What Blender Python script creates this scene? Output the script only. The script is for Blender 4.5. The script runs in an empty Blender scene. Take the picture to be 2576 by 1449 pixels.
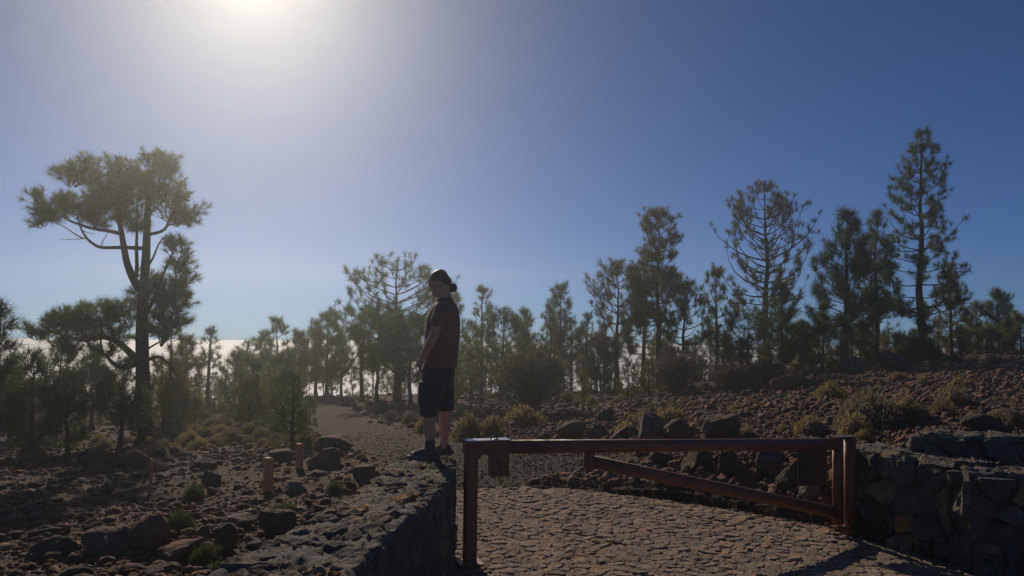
import bpy, bmesh, math, random
import numpy as np
from mathutils import Matrix, Vector, Euler
R = math.radians
rng = np.random.default_rng(7)
random.seed(7)
S = bpy.context.scene
COL = S.collection

# ------------------------------------------------------------------ camera
EYE = Vector((0.0, 0.0, 1.9))
PITCH, ROLL = 3.45, 0.6
cam_d = bpy.data.cameras.new("camera")
cam_d.sensor_width = 36.0
cam_d.lens = 27.2
cam_d.clip_start = 0.05
cam_d.clip_end = 90000
cam = bpy.data.objects.new("camera", cam_d)
COL.objects.link(cam)
CR = Matrix.Rotation(R(90 + PITCH), 3, 'X') @ Matrix.Rotation(R(ROLL), 3, 'Z')
cam.matrix_world = Matrix.Translation(EYE) @ CR.to_4x4()
S.camera = cam

# ------------------------------------------------------------------ sun and sky
SUN_AZ, SUN_EL = -19.4, 26.2          # degrees left of the view axis, above the horizon
sun_dir = Vector((math.sin(R(SUN_AZ)) * math.cos(R(SUN_EL)), math.cos(R(SUN_AZ)) * math.cos(R(SUN_EL)), math.sin(R(SUN_EL))))
W = bpy.data.worlds.new("World")
S.world = W
W.use_nodes = True
wn = W.node_tree
wn.nodes.clear()
sky_n = wn.nodes.new('ShaderNodeTexSky')
sky_n.sky_type = 'NISHITA'
sky_n.sun_disc = False
sky_n.sun_elevation = R(SUN_EL)
sky_n.sun_rotation = R(SUN_AZ)
sky_n.altitude = 3600
sky_n.air_density = 0.85
sky_n.dust_density = 0.0
sky_n.ozone_density = 12.0
bg = wn.nodes.new('ShaderNodeBackground')
bg.inputs[1].default_value = 0.066
wo = wn.nodes.new('ShaderNodeOutputWorld')
wn.links.new(sky_n.outputs[0], bg.inputs[0])
wn.links.new(bg.outputs[0], wo.inputs[0])

sl = bpy.data.lights.new("sun", 'SUN')
sl.energy = 4.2
sl.angle = R(0.53)
sl.color = (1.0, 0.85, 0.67)
sun = bpy.data.objects.new("sun", sl)
COL.objects.link(sun)
sun.rotation_euler = (-sun_dir).to_track_quat('-Z', 'Y').to_euler()
sun.location = (-8, 25, 30)

S.render.engine = 'CYCLES'
S.view_settings.view_transform = 'Standard'
S.view_settings.look = 'None'
S.view_settings.exposure = -0.4
S.view_settings.gamma = 1.0
S.cycles.use_denoising = True
S.cycles.max_bounces = 6
S.cycles.diffuse_bounces = 3
S.cycles.glossy_bounces = 2
S.cycles.transmission_bounces = 3
S.cycles.transparent_max_bounces = 6
S.cycles.volume_bounces = 0
S.cycles.sample_clamp_indirect = 4.0

# ------------------------------------------------------------------ pixel helpers (photo read at 2576 x 1449)
FPX = 27.2 / 36.0 * 2576
def ray(px, py):
    return (CR @ Vector(((px - 1288.0) / FPX, (724.5 - py) / FPX, -1.0))).normalized()
def at(px, py, Y):
    """world point on the pixel's ray at depth Y"""
    d = ray(px, py)
    return EYE + d * (Y / d.y)

# ------------------------------------------------------------------ scene helpers
def link(o, parent=None):
    COL.objects.link(o)
    if parent is not None:
        o.parent = parent
    return o
def tag(o, label=None, cat=None, group=None, kind=None):
    if label: o['label'] = label
    if cat: o['category'] = cat
    if group: o['group'] = group
    if kind: o['kind'] = kind
    return o
def empty(name, loc=(0, 0, 0), rz=0.0):
    o = bpy.data.objects.new(name, None)
    o.empty_display_size = 0.1
    o.location = loc
    o.rotation_euler = (0, 0, rz)
    return link(o)
def mesh_np(name, V, F, mat=None, smooth=False):
    """V (N,3), F (M,k) arrays -> mesh data"""
    V = np.ascontiguousarray(V, dtype=np.float32)
    F = np.ascontiguousarray(F, dtype=np.int32)
    me = bpy.data.meshes.new(name)
    k = F.shape[1]
    me.vertices.add(len(V)); me.vertices.foreach_set('co', V.ravel())
    me.loops.add(F.size); me.loops.foreach_set('vertex_index', F.ravel())
    me.polygons.add(len(F))
    me.polygons.foreach_set('loop_start', np.arange(0, F.size, k, dtype=np.int32))
    if smooth:
        me.polygons.foreach_set('use_smooth', np.ones(len(F), dtype=bool))
    me.update(calc_edges=True)
    if mat: me.materials.append(mat)
    return me
def mesh_py(name, V, F, mat=None, smooth=False):
    me = bpy.data.meshes.new(name)
    me.from_pydata([tuple(v) for v in V], [], [tuple(f) for f in F])
    if smooth:
        me.polygons.foreach_set('use_smooth', np.ones(len(me.polygons), dtype=bool))
    me.update()
    if mat: me.materials.append(mat)
    return me
def obj(name, me, parent=None, loc=None, rot=None):
    o = bpy.data.objects.new(name, me)
    if loc is not None: o.location = loc
    if rot is not None: o.rotation_euler = rot
    return link(o, parent)
class MB:
    """collects polygons of several shapes into one mesh"""
    def __init__(s): s.V = []; s.F = []
    def add(s, V, F):
        b = len(s.V); s.V += [tuple(v) for v in V]; s.F += [tuple(i + b for i in f) for f in F]
    def tube(s, P, rad, sides=8, cap=True):
        V, F = tube(P, rad, sides, cap); s.add(V, F)
    def box(s, c, sx, sy, sz, rot=None):
        V = [Vector((x * sx / 2, y * sy / 2, z * sz / 2)) for x in (-1, 1) for y in (-1, 1) for z in (-1, 1)]
        if rot is not None: V = [rot @ v for v in V]
        c = Vector(c); V = [v + c for v in V]
        s.add(V, [(0, 1, 3, 2), (4, 6, 7, 5), (0, 4, 5, 1), (2, 3, 7, 6), (0, 2, 6, 4), (1, 5, 7, 3)])
    def mesh(s, name, mat=None, smooth=False): return mesh_py(name, s.V, s.F, mat, smooth)
def tube(P, rad, sides=6, cap=True):
    P = np.asarray(P, float); n = len(P)
    rad = np.broadcast_to(np.asarray(rad, float), (n,))
    T = np.gradient(P, axis=0); T /= np.linalg.norm(T, axis=1)[:, None] + 1e-9
    ref = np.array([0, 0, 1.0]) if abs(T[0][2]) < 0.9 else np.array([1.0, 0, 0])
    V = []; F = []
    u = np.cross(T[0], ref); u /= np.linalg.norm(u)
    a = np.arange(sides) * 2 * math.pi / sides
    for i in range(n):
        u = u - T[i] * np.dot(u, T[i]); u /= np.linalg.norm(u) + 1e-9
        w = np.cross(T[i], u)
        ring = P[i] + rad[i] * (np.cos(a)[:, None] * u + np.sin(a)[:, None] * w)
        V += list(ring)
    for i in range(n - 1):
        for j in range(sides):
            k = (j + 1) % sides
            F.append((i * sides + j, i * sides + k, (i + 1) * sides + k, (i + 1) * sides + j))
    if cap:
        F.append(tuple(range(sides))[::-1]); F.append(tuple((n - 1) * sides + j for j in range(sides)))
    return V, F
def bevel(me, w, seg=2):
    bm = bmesh.new(); bm.from_mesh(me)
    ed = [e for e in bm.edges if len(e.link_faces) == 2 and e.calc_face_angle(0) > 0.6]
    bmesh.ops.bevel(bm, geom=ed, offset=w, segments=seg, affect='EDGES', profile=0.5)
    bm.to_mesh(me); bm.free(); return me
# value noise, vectorised
_perm = np.random.default_rng(3).random((64, 64, 64)).astype(np.float32)
def vnoise(x, y, z=0.0):
    x, y, z = np.broadcast_arrays(np.asarray(x, float), np.asarray(y, float), np.asarray(z, float))
    xi = np.floor(x).astype(int); yi = np.floor(y).astype(int); zi = np.floor(z).astype(int)
    fx = x - xi; fy = y - yi; fz = z - zi
    fx = fx * fx * (3 - 2 * fx); fy = fy * fy * (3 - 2 * fy); fz = fz * fz * (3 - 2 * fz)
    def g(a, b, c): return _perm[(xi + a) & 63, (yi + b) & 63, (zi + c) & 63]
    c0 = (g(0,0,0)*(1-fx)+g(1,0,0)*fx)*(1-fy) + (g(0,1,0)*(1-fx)+g(1,1,0)*fx)*fy
    c1 = (g(0,0,1)*(1-fx)+g(1,0,1)*fx)*(1-fy) + (g(0,1,1)*(1-fx)+g(1,1,1)*fx)*fy
    return (c0 * (1 - fz) + c1 * fz) * 2 - 1
def fbm(x, y, z=0.0, o=4):
    s = 0; a = 1.0; n = 0
    for i in range(o):
        s = s + a * vnoise(x * 2**i + 17.3 * i, y * 2**i + 9.1 * i, z * 2**i); n += a; a *= 0.5
    return s / n

# ------------------------------------------------------------------ materials
def new_mat(name):
    m = bpy.data.materials.new(name); m.use_nodes = True
    nt = m.node_tree; nt.nodes.clear()
    out = nt.nodes.new('ShaderNodeOutputMaterial')
    b = nt.nodes.new('ShaderNodeBsdfPrincipled')
    nt.links.new(b.outputs[0], out.inputs[0])
    return m, nt, b, out
def nd(nt, t, **kw):
    n = nt.nodes.new(t)
    for k, v in kw.items():
        if k in n.inputs: n.inputs[k].default_value = v
        else: setattr(n, k, v)
    return n
def ramp(nt, stops):
    r = nt.nodes.new('ShaderNodeValToRGB')
    e = r.color_ramp.elements
    while len(e) > 1: e.remove(e[-1])
    for i, (p, c) in enumerate(stops):
        el = e[0] if i == 0 else e.new(p)
        el.position = p; el.color = (c[0], c[1], c[2], 1)
    return r
def mixc(nt, f, a, b, mode='MIX'):
    m = nt.nodes.new('ShaderNodeMix'); m.data_type = 'RGBA'; m.blend_type = mode
    for s, v in ((0, f), (6, a), (7, b)):
        if isinstance(v, bpy.types.NodeSocket): nt.links.new(v, m.inputs[s])
        elif s == 0: m.inputs[0].default_value = v
        else: m.inputs[s].default_value = (v[0], v[1], v[2], 1)
    return m.outputs[2]
def rock_mat(name, dark, light, tint=None, scale=6.0, bump=0.5, island=True, rough=0.92, dist=0.03, vary=0.35):
    """dark volcanic stone: mottled by two noises, each piece with its own tone, pitted relief"""
    m, nt, b, out = new_mat(name)
    L = nt.links.new
    tc = nd(nt, 'ShaderNodeTexCoord')
    src = tc.outputs['Object']
    n1 = nd(nt, 'ShaderNodeTexNoise', Scale=scale, Detail=8.0, Roughness=0.65); L(src, n1.inputs['Vector'])
    n2 = nd(nt, 'ShaderNodeTexNoise', Scale=scale * 6, Detail=6.0, Roughness=0.7); L(src, n2.inputs['Vector'])
    r1 = ramp(nt, [(0.3, dark), (0.72, light)]); L(n1.outputs['Fac'], r1.inputs[0])
    c = r1.outputs[0]
    if tint is not None:
        r3 = ramp(nt, [(0.0, (1, 1, 1)), (0.62, (1, 1, 1)), (1.0, tint)])
        if island:
            g = nd(nt, 'ShaderNodeNewGeometry'); L(g.outputs['Random Per Island'], r3.inputs[0])
        else:
            g = nd(nt, 'ShaderNodeObjectInfo'); L(g.outputs['Random'], r3.inputs[0])
        c = mixc(nt, 1.0, c, r3.outputs[0], 'MULTIPLY')
    g2 = nd(nt, 'ShaderNodeNewGeometry') if island else nd(nt, 'ShaderNodeObjectInfo')
    rv = ramp(nt, [(0.0, (1 - vary,) * 3), (1.0, (1 + vary,) * 3)]); L(g2.outputs['Random Per Island' if island else 'Random'], rv.inputs[0])
    c = mixc(nt, 1.0, c, rv.outputs[0], 'MULTIPLY')
    r2 = ramp(nt, [(0.25, (0.55, 0.55, 0.55)), (0.6, (1.1, 1.1, 1.1))]); L(n2.outputs['Fac'], r2.inputs[0])
    c = mixc(nt, 1.0, c, r2.outputs[0], 'MULTIPLY')
    L(c, b.inputs['Base Color'])
    b.inputs['Roughness'].default_value = rough
    b.inputs['Specular IOR Level'].default_value = 0.3
    v = nd(nt, 'ShaderNodeTexVoronoi', Scale=scale * 5); L(src, v.inputs['Vector'])
    mx = nd(nt, 'ShaderNodeMath', operation='MULTIPLY_ADD'); L(n1.outputs['Fac'], mx.inputs[0]); mx.inputs[1].default_value = 2.0; L(n2.outputs['Fac'], mx.inputs[2])
    ad = nd(nt, 'ShaderNodeMath', operation='MULTIPLY_ADD'); L(v.outputs['Distance'], ad.inputs[0]); ad.inputs[1].default_value = 0.5; L(mx.outputs[0], ad.inputs[2])
    bp = nd(nt, 'ShaderNodeBump', Strength=bump, Distance=dist); L(ad.outputs[0], bp.inputs['Height']); L(bp.outputs[0], b.inputs['Normal'])
    return m
HAZE, HAZE_G, HAZE2 = 0.0028, 0.81, 0.00028
# ------------------------------------------------------------------ terrain height
ROWS = [
 (-30, [(-30, 0.1), (30, 0.1)]),
 (4.0, [(-9, 0.1), (-1.5, 0.12), (-0.9, 0), (3.9, 0), (9, 0)]),
 (5.6, [(-9, 0.02), (-1.5, 0.1), (-0.9, 0), (3.9, 0), (9, 0)]),
 (6.3, [(-9, 0.0), (-1.5, 0.06), (-0.9, 0), (3.5, 0), (4.0, 0.0), (4.6, 0.3), (9, 0.4)]),
 (7.0, [(-9, -0.05), (-4, 0.0), (-1.5, 0.04), (-0.9, 0), (3.3, 0), (4.1, 0.72), (7, 0.9), (12, 1.0)]),
 (8.5, [(-10, -0.2), (-4, -0.05), (-1, 0), (2.7, 0), (3.7, 0.5), (5, 0.82), (9, 0.98), (14, 1.05)]),
 (10, [(-11, -0.4), (-5, -0.27), (-3, -0.1), (-0.5, 0), (1.1, 0), (2.5, 0.32), (4, 0.6), (6, 0.83), (12, 1.05)]),
 (12, [(-13, -0.6), (-6, -0.4), (-3.7, -0.18), (-1, -0.1), (1, 0), (2, 0.28), (3.6, 0.58), (6, 0.83), (12, 1.07)]),
 (14, [(-14, -0.8), (-6.5, -0.55), (-3, -0.25), (-1, -0.2), (1, -0.1), (2.5, 0.25), (4, 0.45), (7, 0.8), (12, 1.08)]),
 (20, [(-20, -1.4), (-10, -1.15), (-5, -0.65), (-2, -0.4), (1, -0.3), (4, 0.1), (8, 0.5), (13, 1.0), (20, 1.2)]),
 (30, [(-30, -1.9), (-14, -1.45), (-7, -0.85), (0, -0.65), (3.3, -0.45), (9.4, 0.15), (14, 0.95), (20, 1.25), (30, 1.6)]),
 (36, [(-34, -2.2), (-15, -1.6), (-9, -1.0), (0, -0.85), (5, -0.6), (12, 0.2), (19, 1.1), (26, 1.4)]),
 (45, [(-40, -3.2), (-15, -2.3), (0, -2.0), (8, -1.3), (20, 0.3), (30, 0.8)]),
 (60, [(-50, -6), (0, -5), (20, -3), (40, -2)]),
 (100, [(-60, -17), (0, -15), (40, -11)]),
 (140, [(-60, -26), (0, -25), (40, -20)]),
]
GX0, GY0, GS = -100.0, -30.0, 0.25
gx = np.arange(GX0, 100.01, GS); gy = np.arange(GY0, 140.01, GS)
_rt = np.array([np.interp(gx, [p[0] for p in r[1]], [p[1] for p in r[1]]) for r in ROWS])
_ry = np.array([r[0] for r in ROWS], float)
_k = np.clip(np.searchsorted(_ry, gy) - 1, 0, len(_ry) - 2)
_f = (gy - _ry[_k]) / (_ry[_k + 1] - _ry[_k])
GZ = _rt[_k] * (1 - _f)[:, None] + _rt[_k + 1] * _f[:, None]
for _ in range(3):       # soften the creases between rows
    GZ[1:-1, 1:-1] = (GZ[1:-1, 1:-1] * 2 + GZ[:-2, 1:-1] + GZ[2:, 1:-1] + GZ[1:-1, :-2] + GZ[1:-1, 2:]) / 6
PAVE = [(-0.62, 0.5), (-0.62, 6.4), (-0.9, 7.3), (-0.95, 9.3), (-0.4, 9.75), (0.75, 9.8), (1.2, 9.55), (1.95, 9.15), (2.6, 8.6), (3.2, 8.05), (3.55, 7.2), (4.1, 6.2), (6.5, 5.6), (6.5, 0.5)]
PATH = [(1.3, 9.0), (0.4, 11.0), (-1.3, 13.6), (-2.9, 16.5), (-4.5, 21), (-6.3, 27), (-9.0, 34.5), (-11, 41)]
def inside(poly, x, y):
    x = np.asarray(x, float); y = np.asarray(y, float); r = np.zeros(np.broadcast(x, y).shape, bool)
    n = len(poly)
    for i in range(n):
        x1, y1 = poly[i]; x2, y2 = poly[(i + 1) % n]
        c = ((y1 > y) != (y2 > y)) & (x < (x2 - x1) * (y - y1) / (y2 - y1 + 1e-12) + x1)
        r ^= c
    return r
def dist_line(pts, x, y):
    d = np.full(np.broadcast(x, y).shape, 1e9)
    for (x1, y1), (x2, y2) in zip(pts[:-1], pts[1:]):
        t = np.clip(((x - x1) * (x2 - x1) + (y - y1) * (y2 - y1)) / ((x2 - x1)**2 + (y2 - y1)**2), 0, 1)
        d = np.minimum(d, np.hypot(x - x1 - t * (x2 - x1), y - y1 - t * (y2 - y1)))
    return d
def path_mask(x, y):
    d = dist_line(PATH, x, y) + 0.18 * vnoise(np.asarray(x) * 1.3, np.asarray(y) * 1.3)
    w = np.interp(y, [9, 12, 20, 36], [1.6, 1.1, 0.8, 0.8])
    return np.clip((w - d) / 0.35 + 0.5, 0, 1)
def pz(y):     # the paving climbs gently towards the road
    return 0.046 * np.maximum(0, 6.6 - np.asarray(y, float))
def ground(x, y, fine=True):
    x = np.asarray(x, float); y = np.asarray(y, float)
    u = np.clip((x - GX0) / GS, 0, len(gx) - 1.001); v = np.clip((y - GY0) / GS, 0, len(gy) - 1.001)
    i = u.astype(int); j = v.astype(int); fu = u - i; fv = v - j
    z = (GZ[j, i] * (1 - fu) + GZ[j, i + 1] * fu) * (1 - fv) + (GZ[j + 1, i] * (1 - fu) + GZ[j + 1, i + 1] * fu) * fv
    if fine:
        pm = path_mask(x, y)
        pv = inside(PAVE, x, y)
        rough = (1 - pm) * (1 - pv)
        z = z + rough * (0.10 * fbm(x * 0.55, y * 0.55, 0.3, 3) + 0.045 * fbm(x * 2.7, y * 2.7, 4.1, 3)) + 0.012 * (1 - pv) * fbm(x * 9, y * 9, 2.0, 2)
        z = np.where(pv, pz(y) - 0.07, z)
        hum = np.clip((y - 10) / 10, 0, 1) * rough
        z = z + hum * 0.12 * fbm(x * 0.23, y * 0.23, 7.7, 2)
    return z
def on_ground(px, py, ymin=3.0, ymax=60.0):
    d = ray(px, py)
    Y = np.arange(ymin, ymax, 0.05)
    P = np.array(EYE)[None] + np.array(d)[None] * (Y / d.y)[:, None]
    g = ground(P[:, 0], P[:, 1])
    hit = np.nonzero(P[:, 2] <= g)[0]
    k = hit[0] if len(hit) else len(Y) - 1
    return Vector((P[k, 0], P[k, 1], float(g[k])))

# materials of the ground
def ground_mat():
    m, nt, b, out = new_mat('volcanic soil'); L = nt.links.new
    tc = nd(nt, 'ShaderNodeTexCoord'); s = tc.outputs['Object']
    n1 = nd(nt, 'ShaderNodeTexNoise', Scale=0.8, Detail=6.0); L(s, n1.inputs['Vector'])
    n2 = nd(nt, 'ShaderNodeTexNoise', Scale=26.0, Detail=8.0, Roughness=0.75); L(s, n2.inputs['Vector'])
    v = nd(nt, 'ShaderNodeTexVoronoi', Scale=17.0); L(s, v.inputs['Vector'])
    v2 = nd(nt, 'ShaderNodeTexVoronoi', Scale=42.0); L(s, v2.inputs['Vector'])
    r1 = ramp(nt, [(0.3, (0.07, 0.046, 0.035)), (0.7, (0.135, 0.095, 0.075))]); L(n1.outputs['Fac'], r1.inputs[0])
    r2 = ramp(nt, [(0.3, (0.5, 0.5, 0.5)), (0.7, (1.3, 1.25, 1.2))]); L(n2.outputs['Fac'], r2.inputs[0])
    c = mixc(nt, 1.0, r1.outputs[0], r2.outputs[0], 'MULTIPLY')
    hv = nd(nt, 'ShaderNodeSeparateColor'); L(v.outputs['Color'], hv.inputs[0])
    r3 = ramp(nt, [(0, (0.6, 0.6, 0.6)), (1, (1.4, 1.3, 1.2))]); L(hv.outputs[0], r3.inputs[0])
    c = mixc(nt, 1.0, c, r3.outputs[0], 'MULTIPLY')
    at_ = nd(nt, 'ShaderNodeAttribute', attribute_name='path')
    pc = mixc(nt, 1.0, (0.045, 0.03, 0.023), r2.outputs[0], 'MULTIPLY')
    c = mixc(nt, at_.outputs['Fac'], c, pc)
    L(c, b.inputs['Base Color']); b.inputs['Roughness'].default_value = 0.95; b.inputs['Specular IOR Level'].default_value = 0.2
    a1 = nd(nt, 'ShaderNodeMath', operation='MULTIPLY_ADD'); L(v.outputs['Distance'], a1.inputs[0]); a1.inputs[1].default_value = -0.8; L(n2.outputs['Fac'], a1.inputs[2])
    a2 = nd(nt, 'ShaderNodeMath', operation='MULTIPLY_ADD'); L(v2.outputs['Distance'], a2.inputs[0]); a2.inputs[1].default_value = -0.4; L(a1.outputs[0], a2.inputs[2])
    bp = nd(nt, 'ShaderNodeBump', Strength=0.8, Distance=0.05); L(a2.outputs[0], bp.inputs['Height']); L(bp.outputs[0], b.inputs['Normal'])
    return m
M_GROUND = ground_mat()
# one sheet, finer near the camera
def axis_x():
    t = np.linspace(-1, 1, 430); return np.sign(t) * (np.abs(t) * 9 + np.abs(t)**5 * 88)
def axis_y():
    t = np.linspace(0, 1, 500); return np.concatenate([np.linspace(-28, 2.2, 40), 2.4 + t * 24 + t**4 * 110])
ax, ay = axis_x(), axis_y()
XX, YY = np.meshgrid(ax, ay)
ZZ = ground(XX, YY)
Vg = np.stack([XX, YY, ZZ], -1).reshape(-1, 3)
ny_, nx_ = XX.shape
ii = (np.arange(ny_ - 1)[:, None] * nx_ + np.arange(nx_ - 1)[None]).ravel()
Fg = np.stack([ii, ii + 1, ii + nx_ + 1, ii + nx_], 1)
me = mesh_np('ground', Vg, Fg, M_GROUND, True)
pa = me.attributes.new('path', 'FLOAT', 'POINT')
pa.data.foreach_set('value', path_mask(XX, YY).ravel().astype(np.float32))
tag(obj('ground', me), kind='structure')

# sea of clouds far below the ridge
def cloud_mat():
    m, nt, b, out = new_mat('cloud top'); L = nt.links.new
    b.inputs['Base Color'].default_value = (0.86, 0.86, 0.87, 1)
    b.inputs['Roughness'].default_value = 0.75
    b.inputs['Specular IOR Level'].default_value = 0.35
    return m
rr = 900 * (60000 / 900.0) ** np.linspace(0, 1, 190)
aa = np.linspace(R(-80), R(80), 400)
RR, AA = np.meshgrid(rr, aa)
cx, cy = RR * np.sin(AA), RR * np.cos(AA)
bump_ = np.abs(fbm(cx / 900, cy / 900, 0.2, 4)) * 34 + fbm(cx / 4200, cy / 4200, 3.3, 3) * 26
cz = -600 + bump_
Vc = np.stack([cx, cy, cz], -1).reshape(-1, 3)
na, nr = RR.shape
ii = (np.arange(na - 1)[:, None] * nr + np.arange(nr - 1)[None]).ravel()
tag(obj('cloud_sea', mesh_np('cloud_sea', Vc, np.stack([ii, ii + nr, ii + nr + 1, ii + 1], 1), cloud_mat(), True)), kind='structure')
# ------------------------------------------------------------------ stonework: paving and walls
M_PAVE = rock_mat('paving stone', (0.26, 0.20, 0.148), (0.42, 0.33, 0.25), tint=(1.12, 0.9, 0.78), scale=9, bump=1.0, island=False, dist=0.03, vary=0.18)
M_PAVE_I = rock_mat('paving stone joined', (0.26, 0.20, 0.148), (0.42, 0.33, 0.25), tint=(1.12, 0.9, 0.78), scale=9, bump=1.0, dist=0.03, vary=0.18)
M_MORTAR = rock_mat('earth mortar', (0.19, 0.155, 0.12), (0.29, 0.24, 0.19), scale=9, bump=0.9, dist=0.03)
M_LAVA = rock_mat('lava wall stone', (0.15, 0.132, 0.116), (0.36, 0.32, 0.282), tint=(1.3, 0.95, 0.7), scale=7, bump=1.0, island=False, dist=0.09)
M_LAVAD = rock_mat('dark wall mortar', (0.09, 0.082, 0.074), (0.17, 0.155, 0.14), scale=8, bump=1.0, dist=0.04)
M_LAVAT = rock_mat('wall top mortar', (0.18, 0.158, 0.138), (0.38, 0.335, 0.295), scale=13, bump=1.0, dist=0.04)
M_OCHRE = rock_mat('ochre wall stone', (0.22, 0.11, 0.045), (0.36, 0.19, 0.08), scale=8, bump=0.8, island=False, dist=0.03)

def voronoi(pts, half=0.6, nn=14):
    """polygon of every point's cell"""
    pts = np.asarray(pts, float); cells = []
    for i, p in enumerate(pts):
        d = np.hypot(pts[:, 0] - p[0], pts[:, 1] - p[1]); order = np.argsort(d)[1:nn + 1]
        poly = [(p[0] - half, p[1] - half), (p[0] + half, p[1] - half), (p[0] + half, p[1] + half), (p[0] - half, p[1] + half)]
        for j in order:
            q = pts[j]; mx, my = (p + q) / 2; nx, ny = q - p
            out = []
            for a in range(len(poly)):
                A = poly[a]; B = poly[(a + 1) % len(poly)]
                da = (A[0] - mx) * nx + (A[1] - my) * ny; db = (B[0] - mx) * nx + (B[1] - my) * ny
                if da <= 0: out.append(A)
                if da * db < 0:
                    t = da / (da - db); out.append((A[0] + t * (B[0] - A[0]), A[1] + t * (B[1] - A[1])))
            poly = out
            if len(poly) < 3: break
        cells.append(poly)
    return cells
def jitter_grid(u0, u1, v0, v1, su, sv, j=0.42, r=None):
    r = r or np.random.default_rng(11); P = []; k = 0
    v = v0 + sv / 2
    while v < v1:
        u = u0 + (su / 2 if k % 2 else su * 0.1)
        while u < u1 + su * 0.5:
            P.append((u + r.uniform(-j, j) * su, v + r.uniform(-j, j) * sv)); u += su
        v += sv; k += 1
    return np.array(P)
def clean_poly(poly, gap, r):
    """shrink a cell, drop short edges, chip its corners"""
    P = np.array(poly); c = P.mean(0)
    out = []
    for a in range(len(P)):
        A, B = P[a], P[(a + 1) % len(P)]
        if np.hypot(*(B - A)) < 0.015: continue
        out.append(A)
    P = np.array(out)
    if len(P) < 3: return None
    d = np.hypot(*(P - c).T)
    P = c + (P - c) * np.clip((d - gap) / d, 0.3, 1)[:, None]
    Q = []
    for a in range(len(P)):
        A, B = P[a], P[(a + 1) % len(P)]; e = np.hypot(*(B - A))
        t = min(0.3, 0.035 / max(e, 1e-6))
        Q.append(A + (B - A) * t); 
        if e > 0.1: Q.append(A + (B - A) * 0.5 + r.uniform(-0.012, 0.012, 2))
        Q.append(B - (B - A) * t)
    return np.array(Q), c
def stone_from_cell(poly, mp, r, gap=0.012, h=0.03, deep=0.04, tilt=0.012, dome=0.5, rough=0.008):
    """mp(u, v, h) -> world point; builds a chipped, slightly domed stone with sides"""
    cp = clean_poly(poly, gap, r)
    if cp is None: return None
    Q, c = cp; n = len(Q)
    tu, tv = r.normal(0, tilt / 0.1, 2); hh = h * r.uniform(0.6, 1.4)
    V = []; F = []
    for f, z in ((1.0, -deep), (1.0, hh * (1 - dome)), (0.86, hh), ):
        for q in Q:
            s = c + (q - c) * f
            zz = z + (0 if z < 0 else (s - c) @ np.array([tu, tv]) + r.normal(0, rough))
            V.append(mp(s[0], s[1], zz))
    m = n // 2
    inner = len(V)
    for q in Q[::2]:
        s = c + (q - c) * 0.45
        V.append(mp(s[0], s[1], hh * 1.1 + (s - c) @ np.array([tu, tv]) + r.normal(0, rough)))
    k2 = len(V) - inner
    ce = len(V); V.append(mp(c[0], c[1], hh * 1.08 + r.normal(0, rough)))
    for l in (0, 1):
        for i in range(n):
            j = (i + 1) % n
            F.append((l * n + i, l * n + j, (l + 1) * n + j, (l + 1) * n + i))
    for i in range(k2):
        a = 2 * n + 2 * i; b_ = 2 * n + (2 * i + 1) % n; c_ = 2 * n + (2 * i + 2) % n
        p, q = inner + i, inner + (i + 1) % k2
        F.append((a, b_, p)); F.append((b_, c_, q) if i < k2 - 1 or n % 2 == 0 else (b_, inner, p)); F.append((b_, q, p)) if i < k2 - 1 or n % 2 == 0 else None
        F.append((p, q, ce))
    return V, F
def smooth_flag(me):
    me.polygons.foreach_set('use_smooth', np.ones(len(me.polygons), dtype=bool)); return me

# --- paving: the bed is structure, the stones its parts
r_ = np.random.default_rng(21)
bed = MB()
_bx = np.linspace(-1.1, 6.6, 40); _by = np.linspace(0.4, 9.9, 60)
for i in range(39):
    for j in range(59):
        if inside(PAVE, np.array([(_bx[i] + _bx[i + 1]) / 2]), np.array([(_by[j] + _by[j + 1]) / 2]))[0]:
            q = [(_bx[i], _by[j]), (_bx[i + 1], _by[j]), (_bx[i + 1], _by[j + 1]), (_bx[i], _by[j + 1])]
            bed.add([(x, y, -0.012 + float(pz(y))) for x, y in q], [(0, 1, 2, 3)])
bedm = bed.mesh('paving', M_MORTAR)
paving = tag(obj('paving', bedm), kind='structure')
pp = jitter_grid(-1.0, 6.6, 3.0, 9.9, 0.165, 0.125, 0.6, r_)
pp = np.concatenate([pp, pp[r_.random(len(pp)) < 0.3] + r_.uniform(-0.09, 0.09, (1, 2))])
keep = inside(PAVE, pp[:, 0], pp[:, 1])
cells = voronoi(pp, 0.3)
stones = []
for p, k, poly in zip(pp, keep, cells):
    if not k or len(poly) < 3: continue
    s = stone_from_cell(poly, lambda u, v, h: (u, v, h - 0.012 + float(pz(v))), r_, gap=0.0035, h=0.008, deep=0.015, tilt=0.007, dome=0.4, rough=0.004)
    if s: stones.append((p, s))
def shown(p):      # size in view; only what the camera and gate leave in sight
    e = Vector((p[0], p[1], 0)) - EYE
    l = CR.transposed() @ e
    px, py = 1288 + l.x / -l.z * FPX, 724.5 - l.y / -l.z * FPX
    return (1.0 / (p[1]**3)) if (-20 < px < 2600 and py < 1470) else 0.0
stones.sort(key=lambda s: -shown(s[0]))
rest = MB()
for i, (p, (V, F)) in enumerate(stones):
    if i < 300:
        c = np.array([p[0], p[1], 0.0])
        obj('paving_stone', smooth_flag(mesh_py('paving_stone', [np.array(v) - c for v in V], F, M_PAVE)), paving, tuple(c))
    else:
        rest.add(V, F)
o = obj('small_paving', smooth_flag(rest.mesh('small_paving', M_PAVE_I)), paving); o['kind'] = 'stuff'

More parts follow.
